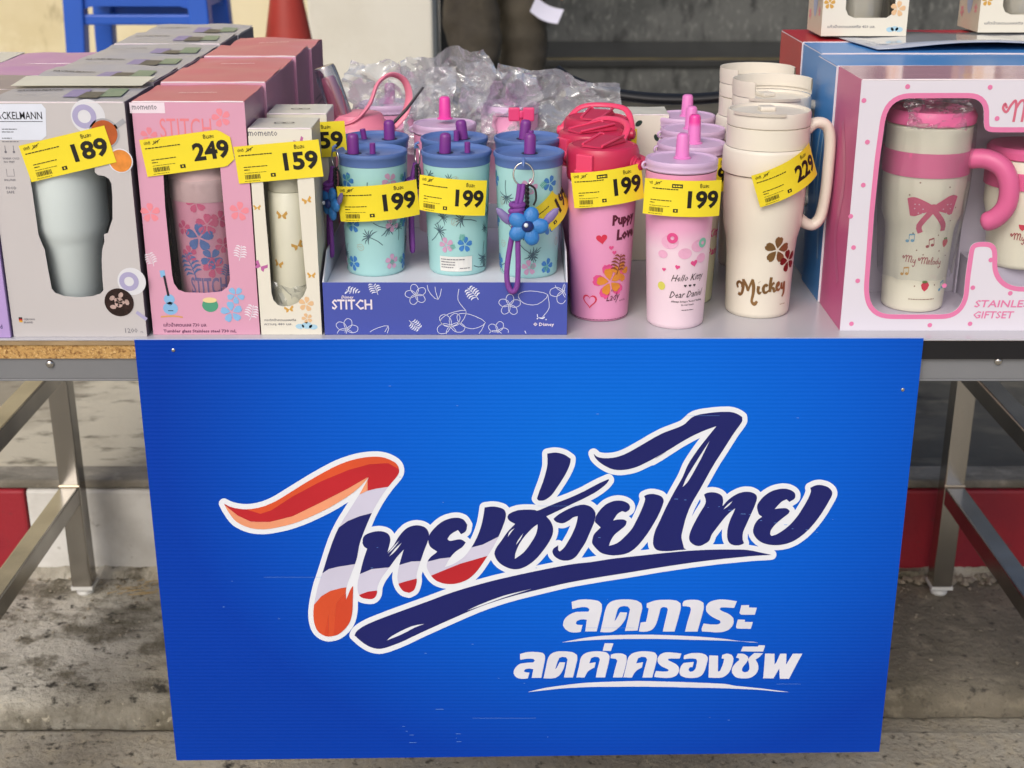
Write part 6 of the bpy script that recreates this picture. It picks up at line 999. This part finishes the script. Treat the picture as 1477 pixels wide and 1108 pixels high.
gbx = window_carton('gift_carton', 'white gift carton with pink framed window showing two cream cups, front of its stack row', 'gift box', bcx, BY, BW, .111, BH, [hol], GBW, GBP, GBT, 'large gift cartons in a row going back', 61, film=True, lift=.001, inner=mat('mauve_lining', '#cfc8d6', .5))
# border follows the cut edge, set outward
def offs(p, d):
    out = []; N = len(p)
    for i in range(N):
        a, b = p[i-1], p[(i+1) % N]; dx, dy = b[0]-a[0], b[1]-a[1]; L = math.hypot(dx, dy) or 1
        out.append((p[i][0]-dy/L*d, p[i][1]+dx/L*d))
    return out
ar = sum(hol[i-1][0]*hol[i][1]-hol[i][0]*hol[i-1][1] for i in range(len(hol)))
pr(gbx, 'window_border', BORD, [ribbon(offs(hol, (.0029 if ar < 0 else -.0029)), .0056, closed=True, n=1)], pm)
dots = [(1246,145),(1309,125),(1428,126),(1251,205),(1245,267),(1231,357),(1237,405),(1228,467),(1341,469),(1438,171),(1429,375),(1399,467),(1457,423),(1362,412),(1403,415),(1227,312)]
pr(gbx, 'dot_print', BORD, [disc(*gb(px, py), .0027, n=16) for px, py in dots]+[disc(.04+.05*k, .02 if k % 2 else BH-.02, .0027, n=16) for k in range(4)], pm2)
a = gb(1405, 443); b = gb(1403, 459)
pr(gbx, 'lettering', BORD, [xf(text('STAINLESS STEEL', .0088, .02, shear=.12, width=.112), *a), xf(text('GIFTSET', .0088, .02, shear=.12, width=.047), *b)], pm2)
RSC = mat('rose_script_print', '#cf6a80', .35); a = gb(1444, 178)
def word(strokes, s): return [ribbon([(x*s, y*s) for x, y in p], w*s, n=4) for p, w in strokes]
MYM = [([(.25,1.0),(.1,1.3),(.0,1.0),(.25,.75),(.5,1.2),(.75,1.5),(.85,1.1),(.8,.1)], .17), ([(.85,1.0),(1.15,1.5),(1.4,1.3),(1.35,.1)], .17), ([(1.4,1.0),(1.7,1.5),(1.95,1.3),(1.85,.3),(2.1,.15)], .17),
       ([(2.3,.9),(2.3,.3),(2.6,.2),(2.8,.9)], .15), ([(2.8,.9),(2.75,-.2),(2.5,-.7),(2.25,-.4)], .15)]
MEL = [([(3.6,1.0),(3.45,1.3),(3.35,1.0),(3.6,.75),(3.85,1.2),(4.1,1.5),(4.2,1.1),(4.15,.1)], .17), ([(4.2,1.0),(4.5,1.5),(4.75,1.3),(4.7,.1)], .17), ([(4.75,1.0),(5.05,1.5),(5.3,1.3),(5.2,.3),(5.45,.15)], .17),
       ([(5.5,.45),(5.9,.7),(5.75,.95),(5.5,.7),(5.6,.2),(6.0,.25)], .14), ([(6.15,.5),(6.5,1.3),(6.35,1.6),(6.2,1.1),(6.25,.15),(6.5,.2)], .13), ([(6.9,.8),(6.65,.7),(6.7,.2),(7.0,.2),(7.1,.6),(6.9,.8)], .14),
       ([(7.7,.7),(7.4,.8),(7.3,.3),(7.6,.15),(7.75,.6)], .14), ([(7.85,1.5),(7.75,.8),(7.8,.15)], .14), ([(8.1,.8),(8.1,.3),(8.4,.2),(8.6,.8)], .14), ([(8.6,.8),(8.55,-.2),(8.3,-.7),(8.05,-.4)], .14)]
mb = MB()
for i, q in enumerate(word(MYM, .0165)): mb.flat(xf(q, *a), plane_map(0, off=.0004+.00003*i))
part('script_lettering', mb, RSC, gbx)
# cups inside the gift carton
CUPC = mat('cream_cup_enamel', '#f0ecd6', .32, coat=.2); CUPP = mat('rose_pink_plastic', '#e56a9c', .38, var=.03)
def gift_cup(x, y, z, s, label, prof, bands, lid, hnd):
    t = thing('cream_cup', label, 'cup', (x, y, z)); part('body', MB().lathe([(r*s, h*s) for r, h in prof], 56), CUPC, t, smooth=40)
    part('band', MB().lathe([(r*s, h*s) for r, h in bands], 56), CUPP, t, smooth=40); part('lid', MB().lathe([(r*s, h*s) for r, h in lid], 56), CUPP, t, smooth=40)
    part('handle', MB().tube(smooth2([(a*s*1.08, 0, b*s) for a, b in hnd], 5, False), [.0112*s]*((len(hnd)-1)*5-2)+[.0106*s,.0088*s,.0045*s], 14), CUPP, t, smooth=60, rot=(0, 0, R(-26)))
    return t
cx_, _ = at(1340, 250, .078); _, z0 = at(1300, 438, .05)
prof = [(0,0),(.0335,0),(.0350,.002),(.0355,.006),(.0385,.092),(.0400,.100),(.0445,.112),(.0470,.150),(.0478,.214),(.046,.216)]
# the carton floor lifts the cups a little
cup1 = gift_cup(cx_-.003, .0835, TZ+.0165, 1.0, 'tall cream cup with pink collar and handle inside the white gift carton', prof, [(.0478,.160),(.0490,.1605),(.0495,.187),(.0480,.1875)], [(.0482,.2165),(.0500,.218),(.0505,.226),(.047,.232),(0,.234)], [(.038,.176),(.060,.179),(.078,.170),(.0865,.150),(.0860,.128),(.0760,.112),(.0630,.106)])
part('cup_stand', MB().box((-BW/2+.002, .002, .0015), (BW/2-.002, .108, .0155)), mat('mauve_lining', '#cfc8d6', .5), gbx)
part('divider', MB().box((-.049, .100, .016), (-.047, .109, .20)), MATS['mauve_lining'], gbx)
c2x, _ = at(1462, 250, .078)
cup2 = gift_cup(at(1424, 240, .088)[0]+.051, .0885, TZ+.066, .96, 'short cream cup with pink band at the right edge of the white gift carton', [(0,0),(.037,0),(.0395,.002),(.0405,.006),(.0440,.055),(.0500,.075),(.0515,.130),(.050,.132)], [(.0515,.098),(.0528,.0985),(.0530,.118),(.0518,.1185)], [(.0518,.1325),(.0535,.134),(.0535,.142),(.05,.146),(0,.147)], [(.04,.11),(.064,.113),(.082,.104),(.090,.085),(.088,.065),(.078,.052),(.066,.048)])
part('cup_stand', MB().box((-.045, .036, .016), (BW/2-.01, .106, .0655)), MATS['mauve_lining'], gbx)
cR = lambda z: .0355+.003*min(1, max(0,z)/.09)+(.0085*min(1, max(0, (z-.095)/.05)) if z > .095 else 0)
cR = prof_r(prof); wc = wrap_map(cR, .0005, 0); wc2 = wrap_map(cR, .0009, 0)
mb = MB()
for i, q in enumerate(word(MYM+MEL, .0056)): mb.flat(xf(q, -.028, .060, -.06), wrap_map(cR, .0005+.00002*i, 0))
part('script_lettering', mb, mat('brick_script_print', '#a8434a', .35), cup1)
STB = mat('strawberry_print', '#cf3f55', .35); LFG = mat('leaf_green_print', '#6c8a4c', .4)
def berry(s, x, z, r=0): return xf(blob([(0,-s*.6),(s*.35,-s*.3),(s*.5,s*.15),(s*.3,s*.45),(0,s*.5),(-s*.3,s*.45),(-s*.5,s*.15),(-s*.35,-s*.3)]), x, z, r)
pr(cup1, 'strawberry_print', STB, [berry(.0105,.003,.032), berry(.0095,.024,.083,-.2)], wc); pr(cup1, 'leaf_print', LFG, [disc(.002,.0375,.0035,.0016,n=10), disc(.0235,.088,.003,.0014,n=10)], wc2)
note = lambda x, z, r=0: [xf(q, x, z, r) for q in (disc(0,0,.0022,.0018,n=10), disc(.006,.001,.0022,.0018,n=10), ribbon([(.002,0),(.002,.008)], .0007, n=1), ribbon([(.008,.001),(.008,.009)], .0007, n=1), ribbon([(.002,.0075),(.008,.0088)], .0018, n=1))]
pr(cup1, 'note_print', mat('brick_script_print', '#a8434a', .35), note(.000,.080,.1), wc); pr(cup1, 'note_print', mat('blue_note_print', '#6fa9c9', .4), note(.026,.026,.2)+note(-.024,.085), wc)
pr(cup1, 'note_print', GOLDP, note(-.027,.045), wc)
pr(cup1, 'dot_print', mat('brown_dot_print', '#94705c', .4), [disc(u, v, .0009, n=8) for u, v in ((-.018,.095),(.012,.093),(.022,.110),(.026,.125),(.020,.140),(.014,.150),(-.012,.075),(.016,.074),(-.010,.032),(.016,.033),(.020,.055),(.028,.067),(-.015,.155),(-.024,.140),(-.004,.070))], wc)
pr(cup1, 'small_lettering', MATS['brown_dot_print'], dashes(-.016,.0155,.034,4,.0009), wc)
pr(cup1, 'bow_print', mat('polka_rose_print', '#d34f78', .4), [ribbon([(-.001,.126),(-.009,.127),(-.018,.127),(-.024,.126)], [.006,.014,.022,.020]), ribbon([(.001,.126),(.009,.128),(.018,.129),(.024,.128)], [.006,.014,.023,.020]), disc(0,.125,.005,.006,n=16), ribbon([(-.002,.122),(-.012,.105),(-.010,.096)], .006, n=3), ribbon([(.002,.122),(.014,.106),(.016,.098)], .006, n=3)], wc)
pr(cup1, 'bow_dots', WHP, [disc(sx*(.010+.004*(k % 3)), .120+.005*(k//2), .0007, n=6) for k in range(6) for sx in (-1, 1)], wrap_map(cR, .0010, 0))
cR2 = lambda z: .96*(.0405+.0035*min(1, max(0, z)/.046)); wc = wrap_map(cR2, .0006, 0)
mb = MB()
for i, q in enumerate(word(MYM, .0056)): mb.flat(xf(q, -.028, .036, -.02), wrap_map(cR2, .0006+.00002*i, 0))
part('script_lettering', mb, MATS['brick_script_print'], cup2)
pr(cup2, 'strawberry_print', STB, [berry(.009,-.016,.053)], wc)
wrapfilm(cup1, .05, .04, .215, 5, rf=lambda z: .0365+.012*min(1, max(0, z)/.15))
crumple('wrapping_film', cup1, .070, .036, .018, 9.2, CRINK, (-.010, -.046, .232), (R(160),0,0), 18, .006, dome=-.5)
# cartons behind: two blue ones and a red one
def big(y, w0, d, ms, mt, label, seed, mf=GBW, dx=0, h=BH): return closed_carton('gift_carton', label, 'gift box', bcx+dx, y, BW, d, h, mf, ms, mt, 'large gift cartons in a row going back', seed, lift=.0015)
b1 = big(.1430, 0, .102, GBB, GBB, 'blue gift carton directly behind the white windowed one', 62, dx=-.002)
b2 = big(.2460, 0, .112, GBB, GBB, 'second blue gift carton, one of the small cream cartons on top', 63, dx=.002, h=BH+.002)
b3 = big(.3600, 0, .150, GBR, GBR, 'red gift carton with white front edge, rearmost of its row', 64, dx=.001, h=BH+.003)
for b in (b1, b2): pr(b, 'cloud_print', mat('pale_cloud_print', '#9cc6e6', .25, var=.1), [ribbon([(.02+.02*k,.05+.03*k),(.03+.02*k,.12+.02*k),(.02+.015*k,.22)], .006, n=4) for k in range(3)], lambda u, v: (-BW/2-.0003, u, v))
pr(gbx, 'side_band_print', mat('faint_rose_print', '#c4608c', .3), [ribbon([(.03,.05),(.06,.10),(.04,.17),(.07,.23)], .012, n=4)], lambda u, v: (-BW/2-.0003, u, v))
# sheet lying on the blue cartons
mb = MB(); n = 14
vs = []
for j in range(5):
    for i in range(n+1):
        u = i/n; v = j/4
        vs.append((.455+.36*u-.03*v, .262+.012*sin(u*3)+.19*v, TZ+BH+.0062+.008*(1-v)*sin(pi*min(1, u*1.3))**2+.003*noise.noise(Vector((u*3, v*2, 5)))))
mb.add(vs, [(j*(n+1)+i, j*(n+1)+i+1, (j+1)*(n+1)+i+1, (j+1)*(n+1)+i) for j in range(4) for i in range(n)])
sh = tag(part('glossy_sheet', mb, mat('glossy_grey_sheet', '#a8adb8', .12, var=.1, coat=.6), None, smooth=50), 'glossy pale sheet lying across the blue gift cartons', 'sheet')
md = sh.modifiers.new('thickness', 'SOLIDIFY'); md.thickness = .0012
# small cream cartons standing on top
def top_carton(x, y, w, label, seed):
    hole = [(-w/2+.030, .150),(-w/2+.030,.035),(-w/2+.034,.027),(-w/2+.042,.0235),(w/2-.028,.0235),(w/2-.020,.029),(w/2-.018,.040),(w/2-.018,.150)]
    t = window_carton('cream_cup_carton', label, 'carton', x, y, w, .090, .190, [hole], CREAMC, mat('cream_side_warm', '#d3c3ab', .4, var=.05), CREAMT, 'small cream cartons on top of the gift cartons', seed, z=TZ+BH+.0085, inner=mat('beige_lining', '#a9a394', .5))
    pr(t, 'description_lettering', GREYPR, [xf(text('แก้วน้ำสเตนเลสสตีล 450 มล.', .0034, .02, width=w*.56), -w/2+.008, .0105)], pm)
    pr(t, 'flower_print', GOLDP, fl5(.012, -w/2+.0085, .042, .3)+butterfly(.010, -w/2+.011, .075), pm); pr(t, 'cloud_print', mat('sky_print', '#a9cfe0', .4), [disc(w/2-.022+.006*k, .0085+.001*(k % 2), .005, .0032) for k in range(3)], pm)
    pr(t, 'flower_print', mat('apricot_print', '#e0b98c', .4), fl5(.016, w/2-.014, .035, .1)+fl5(.012, w/2-.012, .058, .5), pm2)
    pr(t, 'side_print', mat('blue_oval_print', '#a9b6cf', .4), [disc(.045, .055, .014, .034, n=26)], lambda u, v: (-w/2-.0003, u, v)); pr(t, 'side_print', CORAL, fl5(.010, .018, .030, .2)+fl5(.012, .075, .022, .7), lambda u, v: (-w/2-.0003, u, v))
    v = vessel('cream_cup', 'plain cream cup inside the '+label.split(',')[0], 'cup', x, y+.046, TZ+BH+.0105, [(0,0),(.028,0),(.031,.003),(.036,.14),(.036,.155),(0,.157)], mat('beige_cup', '#c9c2ae', .35))
    wrapfilm(v, .037, .006, .15, seed)
    price_tag(t, (-w/2+.016, -.002, .088), roll=R(24), num='159', old='399', Rb=6, w=.080)
    return t
top_carton(.4665, .385, .113, 'small cream carton nearer the middle, standing on the gift cartons', 71)
top_carton(.700, .430, .135, 'small cream carton at the top right corner, standing on the gift cartons', 72)

# ---------------------------------------------------------------- pink sports bottle
PKB = mat('bubblegum_plastic', '#e8869c', .38, var=.03); BX_, BY_ = at(516, 160, .30)[0], .30
sb = thing('sports_bottle', 'pink sports bottle with clear capped spout and looped carry strap, behind the slim cream cartons', 'bottle', (BX_, BY_, TZ))
part('body', MB().lathe([(0,0),(.038,0),(.041,.003),(.0425,.01),(.0425,.150),(.0415,.160)], 56), mat('pink_body_enamel', '#e79db0', .32), sb, smooth=40)
cap = part('cap', MB().lathe([(.0420,.160),(.0440,.162),(.0450,.172),(.0445,.186),(.0400,.194),(.0340,.199),(.0325,.204),(.030,.207),(.015,.210),(0,.210)], 56), PKB, sb, smooth=35)
sp = part('spout', MB().lathe([(.0115,0),(.0110,.030),(.0090,.048),(.0080,.052),(0,.053)], 28), PKB, cap, smooth=40, loc=(-.021,-.006,.204), rot=(0, R(-17), 0))
part('spout_cover', MB().lathe([(.0150,.0),(.0148,.050),(.0140,.062),(.0125,.066),(0,.0665)], 32), film_mat('clear_hard_plastic', '#dfe3ea', .72, .05), cap, smooth=40, loc=(-.021,-.006,.204), rot=(0, R(-17), 0))
st = smooth2([(-.022,-.030,.196),(.000,-.030,.203),(.018,-.024,.222),(.028,-.012,.246),(.044,.000,.256),(.060,.008,.248),(.066,.010,.228),(.060,.006,.205),(.046,.000,.190)], 6, False)
part('carry_strap', MB().tube(st, .0062, 12, flat=.42), PKB, cap, smooth=60)
part('strap_pivot', MB().lathe([(.0065,0),(.0065,.003),(.004,.0045),(0,.005)], 20), PKB, cap, smooth=40, loc=(.043,-.008,.188), rot=(R(90), 0, R(60)))
# pink lidded tumbler with magenta cap behind the aqua ones
tg = lav(at(641,168,.300)[0], .300, 'pale pink lidded tumbler with bright magenta cap behind the aqua tumblers', LBODY, 'n', 1.4)
for c in tg.children:
    if c.name.startswith('lid'):
        for d in c.children:
            if d.name.startswith('straw_cap'): d.data = d.data.copy(); d.data.materials[0] = mat('bright_magenta', '#ea4aa8', .35); d.location.z += .006
tg['group'] = 'tumblers with lavender lids'
tag(part('paint_brush', MB().tube([(-.030,0,-.03),(.0,0,.0),(.022,0,.028)], [.0022,.002,.0016], 8), mat('dark_stick', '#3a383c', .4), None, loc=(at(586,150,.26)[0], .26, at(586,158,.26)[1])), 'thin dark stick poking up between the pink bottle and the crumpled bags', 'stick')
# crumpled clear bags with goods in them
BAG = film_mat('clear_bag_plastic', '#f6f8fa', .78, .18, .22)
def bag(px0, px1, py0, py1, Y, seed, label, rot=0, amp=.03, goods=None):
    x0, zt = at(px0, py0, Y); x1, zb = at(px1, py1, Y)
    o = crumple('plastic_bag', None, (x1-x0)*1.05, (zt-zb)*1.1, .05, seed, BAG, ((x0+x1)/2, Y, (zt+zb)/2), (R(180-12), rot, 0), 30, amp*.85, label, 'plastic bag', dome=-1.)
    return o
bag(500,640,100,215,.42,1.5,'crumpled clear bag directly behind the pink sports bottle', .12, .022)
bag(590,715,84,210,.46,4.2,'tall peak of crumpled clear bag in front of the cream pillar', -.2, .026)
bag(668,770,104,205,.40,8.8,'crumpled clear bag behind the magenta capped tumbler', .1, .024)
bag(715,882,112,205,.44,12.3,'crumpled clear bag spreading toward the raspberry lids', .15, .026)
for k, (px, py, Y, m_, lb) in enumerate(((560,165,.47,LBODY,'pale pink tumbler under the crumpled bags, leftmost'), (735,160,.46,LBODY,'pale pink tumbler showing through the crumpled bags on the right'))):
    lav(at(px, py, Y)[0], Y, lb, m_, 'n', k)
pb = thing('pink_clip', 'bright pink bow clip showing through the bag behind the back right aqua tumbler', 'clip', (at(752,165,.33)[0], .33, at(752,165,.33)[1]))
part('bow', MB().box((-.017,-.003,-.009), (-.002,.003,.009)).box((.002,-.003,-.009), (.017,.003,.009)).box((-.0025,-.004,-.005), (.0025,.004,.005)), mat('bright_pink', '#e8487e', .4), pb, bevel=.002)
part('clip_stem', MB().tube([(0,0,-.005),(0,.002,-.10),(0,.002,-(pb.location.z-TZ))], .002, 8), mat('bright_pink', '#e8487e'), pb)
cc = closed_carton('leaf_carton', 'cream carton with dark leaf dots between the raspberry and lavender lids', 'carton', at(925,200,.34)[0], .34, .072, .06, at(925,166,.34)[1]-TZ, CREAMC, CREAMC, CREAMT, None, 91)
hh = at(925,166,.34)[1]-TZ
pr(cc, 'leaf_print', mat('dark_leaf_print', '#2c4038', .4), [disc(-.004,hh-.011,.0052,.0034,n=14,rot=.7), disc(.020,hh-.03,.005,.003,n=14,rot=2), disc(-.018,hh-.045,.005,.003,n=14,rot=.3)], pm); pr(cc, 'block_print', YEL, [rect(-.026,hh-.038,-.006,hh-.018)], pm)
# black hose arc at the back of the table
hx = at(905,150,.62); pts = []
for k in range(15):
    a = R(195)+R(150)*k/14; pts.append((at(975,150,.62)[0]+.19*cos(a), .62+.05*sin(a)*.6, at(905,158,.62)[1]+.02+.055*(1+sin(a))))
tag(part('black_strap', MB().tube(smooth2(pts, 3, False), .0135, 10, flat=.6), mat('black_rubber', '#131416', .45), None, smooth=60), 'black rubber strap curving behind the raspberry and lavender lids', 'strap')

# ---------------------------------------------------------------- things further back
SB = mat('royal_blue_plastic', '#1f56b8', .4, var=.08, scale=4)
sx0, sx1, sy = -1.30, -.885, 2.62; sw = sx1-sx0; shh = .775; scx = (sx0+sx1)/2
stl = thing('plastic_stool', 'blue plastic stool against the cream wall, behind the grey cartons', 'stool', (scx, sy+sw*.4, .19))
w = sw/2; dpt = sw*.4
part('seat', MB().box((-w*.93,-dpt*.93,shh-.03), (w*.93,dpt*.93,shh)), SB, stl, bevel=.010)
for s in (-1, 1):
    for q in (-1, 1):
        mb = MB(); tp = (s*w*.86, q*dpt*.86); bt = (s*w*1.02, q*dpt*1.02); r1, r2 = .030, .022
        mb.add([(bt[0]+a*r2, bt[1]+b*r2, 0) for a, b in ((-1,-1),(1,-1),(1,1),(-1,1))]+[(tp[0]+a*r1, tp[1]+b*r1, shh-.03) for a, b in ((-1,-1),(1,-1),(1,1),(-1,1))], [(3,2,1,0),(4,5,6,7),(0,1,5,4),(1,2,6,5),(2,3,7,6),(3,0,4,7)])
        part('leg', mb, SB, stl, bevel=.006)
    arch = [(-w*.88,shh-.03),(w*.88,shh-.03),(w*.9,shh-.11),(w*.78,shh-.085),(w*.6,shh-.075),(-w*.6,shh-.075),(-w*.78,shh-.085),(-w*.9,shh-.11)]
    vs, fs = fill([arch[::-1]], .012); part('apron', MB().add([(x, s*dpt*.93-z, y) for x, y, z in vs], fs), SB, stl)
    arch = [(-dpt*.88,shh-.03),(dpt*.88,shh-.03),(dpt*.9,shh-.13),(dpt*.6,shh-.08),(-dpt*.6,shh-.08),(-dpt*.9,shh-.13)]
    vs, fs = fill([arch[::-1]], .012); part('apron', MB().add([(s*w*.93+z, x, y) for x, y, z in vs], fs), SB, stl)
    part('crossbar', MB().box((-w*.92, s*dpt*.93-.010, shh-.128), (w*.92, s*dpt*.93+.010, shh-.098)), SB, stl, bevel=.006)
CONE = mat('faded_red_plastic', '#a5362a', .5, var=.08)
cn = thing('traffic_cone', 'faded red traffic cone standing left of the cream pillar', 'cone', (-.714, 3.0, .19))
part('cone_body', MB().lathe([(.175,.03),(.160,.05),(.072,.58),(.044,.74),(.030,.82),(.022,.825),(.018,.80)], 40), CONE, cn, smooth=40)
part('base', MB().box((-.19,-.19,0), (.19,.19,.032)), mat('black_cone_base', '#1d1c1c', .6), cn, bevel=.012)

# person in dark brown trousers; everything above the thighs is outside the picture
TRO = ramp_mat('brown_trouser_cloth', [('#4c463a',0,0,0,0,0), ('#332e26',4,.42,.66,1,(1,1,1)), ('#5c5546',9,.55,.75,5,(1,1,.6))], .85, .3, 60, .006)
SKIN = mat('skin', '#a9775a', .5, var=.05)
def skin(name, verts, edges, radii, m, parent, root=0, sub=2, wrinkle=0):
    me = bpy.data.meshes.new(name); me.from_pydata(verts, edges, []); o = link(name, me, parent)
    mo = o.modifiers.new('s', 'SKIN'); mo.use_smooth_shade = True
    for i, r in enumerate(radii):
        r = r if isinstance(r, tuple) else (r, r); me.skin_vertices[0].data[i].radius = r; me.skin_vertices[0].data[i].use_root = (i == root)
    o.modifiers.new('u', 'SUBSURF').levels = sub; o.modifiers['u'].render_levels = sub
    d = bpy.context.evaluated_depsgraph_get(); d.update()
    nm = bpy.data.meshes.new_from_object(o.evaluated_get(d)); o.modifiers.clear(); o.data = nm; nm.materials.clear(); nm.materials.append(m)
    if wrinkle:
        for v in nm.vertices:
            c = v.co; k = noise.noise(Vector((c.x*9, c.y*9, c.z*16)))*.6+(1-abs(noise.noise(Vector((c.x*6+3, c.y*6, c.z*11+c.x*14)))))*.8
            v.co += v.normal*wrinkle*(k-.8)
    for p in nm.polygons: p.use_smooth = True
    return o
pe = thing('person', 'person in loose dark brown trousers standing before the steps with a white card', 'person', (-.062, 3.44, .19), R(38))
body_v = [(0,0,.93),(0,0,1.08),(0,.01,1.24),(0,.01,1.38),(0,0,1.47),(0,-.01,1.54),(0,-.01,1.62),(0,-.01,1.70),
  (.095,0,.86),(.105,-.02,.48),(.105,.02,.09),(.105,-.11,.03),(-.095,0,.86),(-.110,-.03,.48),(-.115,.01,.09),(-.115,-.12,.03),
  (.17,.01,1.38),(.215,.02,1.09),(.205,-.08,.85),(.205,-.13,.775),(-.17,.01,1.38),(-.22,.02,1.12),(-.215,-.03,.88),(-.21,-.04,.80)]
body_e = [(0,1),(1,2),(2,3),(3,4),(4,5),(5,6),(6,7),(0,8),(8,9),(9,10),(10,11),(0,12),(12,13),(13,14),(14,15),(3,16),(16,17),(17,18),(18,19),(3,20),(20,21),(21,22),(22,23)]
body_r = [(.15,.10),(.13,.09),(.15,.10),(.15,.09),.055,(.065,.075),(.078,.09),(.06,.07),.085,.058,.042,.04,.085,.058,.042,.04,.05,.04,.026,.02,.05,.04,.026,.02]
bd = skin('body', body_v, body_e, body_r, SKIN, pe)
tv = [(0,0,.98),(0,0,.90),(.095,0,.80),(.112,-.015,.62),(.108,-.030,.48),(.108,-.005,.28),(.108,.015,.11),(-.095,0,.80),(-.118,-.02,.62),(-.116,-.035,.48),(-.118,-.01,.28),(-.118,.01,.11)]
skin('trousers', tv, [(0,1),(1,2),(2,3),(3,4),(4,5),(5,6),(1,7),(7,8),(8,9),(9,10),(10,11)], [(.175,.125),(.175,.13),.112,.102,.098,.085,.085,.112,.104,.098,.085,.085], TRO, pe, 0, 3, .024)
skin('shirt', [(0,0,.93),(0,0,1.12),(0,.01,1.26),(0,.01,1.38),(0,0,1.45),(.18,.01,1.38),(.215,.02,1.20),(-.18,.01,1.38),(-.22,.02,1.20)], [(0,1),(1,2),(2,3),(3,4),(3,5),(5,6),(3,7),(7,8)], [(.195,.15),(.165,.12),(.17,.12),(.17,.11),.07,.07,.062,.07,.062], mat('grey_shirt_cloth', '#6b6c70', .8), pe, 0, 2)
hr = MB().lathe([(.0001,.115),(.05,.105),(.083,.07),(.094,.02),(.092,-.03),(.085,-.05)], 28, a0=R(60), a1=R(300)); part('hair', hr, mat('black_hair', '#15120f', .6), pe, smooth=60, loc=(0,-.01,1.655))
fc = MB().lathe([(.0001,-.016),(.009,-.012),(.011,0),(.006,.014),(.0001,.02)], 12); part('nose', fc, SKIN, pe, smooth=60, loc=(0,-.098,1.62))
for s in (-1, 1):
    part('eye', MB().lathe([(.0001,-.006),(.010,0),(.0001,.006)], 12), mat('eye_dark', '#1a1412', .2), pe, loc=(s*.032,-.090,1.645))
    part('ear', MB().lathe([(.0001,-.03),(.012,-.01),(.014,.01),(.0001,.03)], 10), SKIN, pe, loc=(s*.082,.0,1.63))
    part('shoe', MB().box((-.045,-.17,0), (.045,.09,.07)), mat('black_shoe', '#141414', .5), pe, bevel=.02, loc=(s*.11,0,0))
part('mouth', MB().box((-.024,-.098,1.578), (.024,-.090,1.584)), mat('lips', '#7e4540', .5), pe, bevel=.002)
for s, (hx_, hy_, hz_) in ((1, (.205,-.132,.765)), (-1, (-.21,-.042,.79))):
    fing = []
    for k, (dx, L) in enumerate(((-.026,.070),(-.009,.080),(.009,.076),(.025,.060))):
        fing.append(((hx_, hy_+dx, hz_-.035), (hx_-s*.004, hy_+dx*1.2, hz_-.035-L*.55), (hx_-s*.022, hy_+dx*1.2, hz_-.035-L)))
    vs = [(hx_, hy_, hz_+.03), (hx_, hy_, hz_-.015)]; es = [(0,1)]; rs = [.022, (.016,.032)]
    for f in fing:
        o_ = len(vs); vs += list(f); es += [(1, o_), (o_, o_+1), (o_+1, o_+2)]; rs += [.0105, .009, .0075]
    o_ = len(vs); vs += [(hx_-s*.012, hy_-.036, hz_-.012), (hx_-s*.026, hy_-.046, hz_-.045)]; es += [(1, o_), (o_, o_+1)]; rs += [.011, .009]
    skin('hand', vs, es, rs, SKIN, pe, 0, 2)
xk, zk = at(789, 15, 3.36)
cd_ = MB(); n = 8
for j in range(n+1):
    for i in range(2): cd_.v.append(((-.052+.104*j/n), (.006*sin(j/n*3)), (-.0265+.053*i)-.010*sin(pi*j/n)))
for j in range(n): cd_.f.append((2*j, 2*j+2, 2*j+3, 2*j+1)); cd_.m.append(0)
kd = tag(part('paper_card', cd_, mat('white_lilac_paper', '#d8d8ea', .5), None, loc=(xk, 3.36, zk), rot=(0, R(24), 0)), 'white paper card hanging from the hand of the person in brown trousers', 'card')
md = kd.modifiers.new('thickness', 'SOLIDIFY'); md.thickness = .001
# grit and rubble at the foot of the kerb
def pebble(mb, x, y, z, s, rr):
    vs = []
    for a in ((1,0,0),(-1,0,0),(0,1,0),(0,-1,0),(0,0,1),(0,0,-1),(.7,.7,.5),(-.7,.6,.5),(.6,-.7,.4),(-.6,-.7,.5)):
        v = Vector(a).normalized()*s*rr.uniform(.7,1.2); vs.append((x+v.x, y+v.y, z+v.z*.6))
    bm = bmesh.new(); [bm.verts.new(v) for v in vs]; bmesh.ops.convex_hull(bm, input=bm.verts); bm.verts.index_update()
    mb.add([v.co[:] for v in bm.verts], [tuple(v.index for v in f.verts) for f in bm.faces]); bm.free()
rr = random.Random(8); mb = MB()
for k in range(900):
    x = rr.uniform(-1.2, 1.2); y = .815-abs(rr.gauss(0, .03)) if rr.random() < .7 else rr.uniform(.43, .8)
    pebble(mb, x, y, .002, rr.choice((.0015,.002,.003,.004)), rr)
for k in range(90): pebble(mb, rr.uniform(.60, 1.15), rr.uniform(.785,.82), .004, rr.uniform(.005,.013), rr)
for k in range(160): pebble(mb, rr.uniform(-1, 1), rr.uniform(.0,.37), -.0330, rr.choice((.001,.0015,.0025)), rr)
gr = part('gravel', mb, mat('grit', '#8d8472', .9, var=.4, scale=20), None); gr['kind'] = 'stuff'; gr['label'] = 'loose grit and mortar crumbs along the foot of the kerb'
lf = MB()
for k in range(26):
    x, y, a = rr.gauss(-.70, .03), rr.uniform(.745, .80), rr.uniform(-.6, .6); L = rr.uniform(.01, .035)
    lf.tube([(x, y, .003), (x+L*cos(a), y+L*sin(a)*.4, .004+rr.uniform(0,.004))], .0006, 4)
gs = part('dry_grass', lf, mat('straw', '#a58b56', .8, var=.2), None); gs['kind'] = 'stuff'; gs['label'] = 'dry grass blades caught by the left rear table leg'
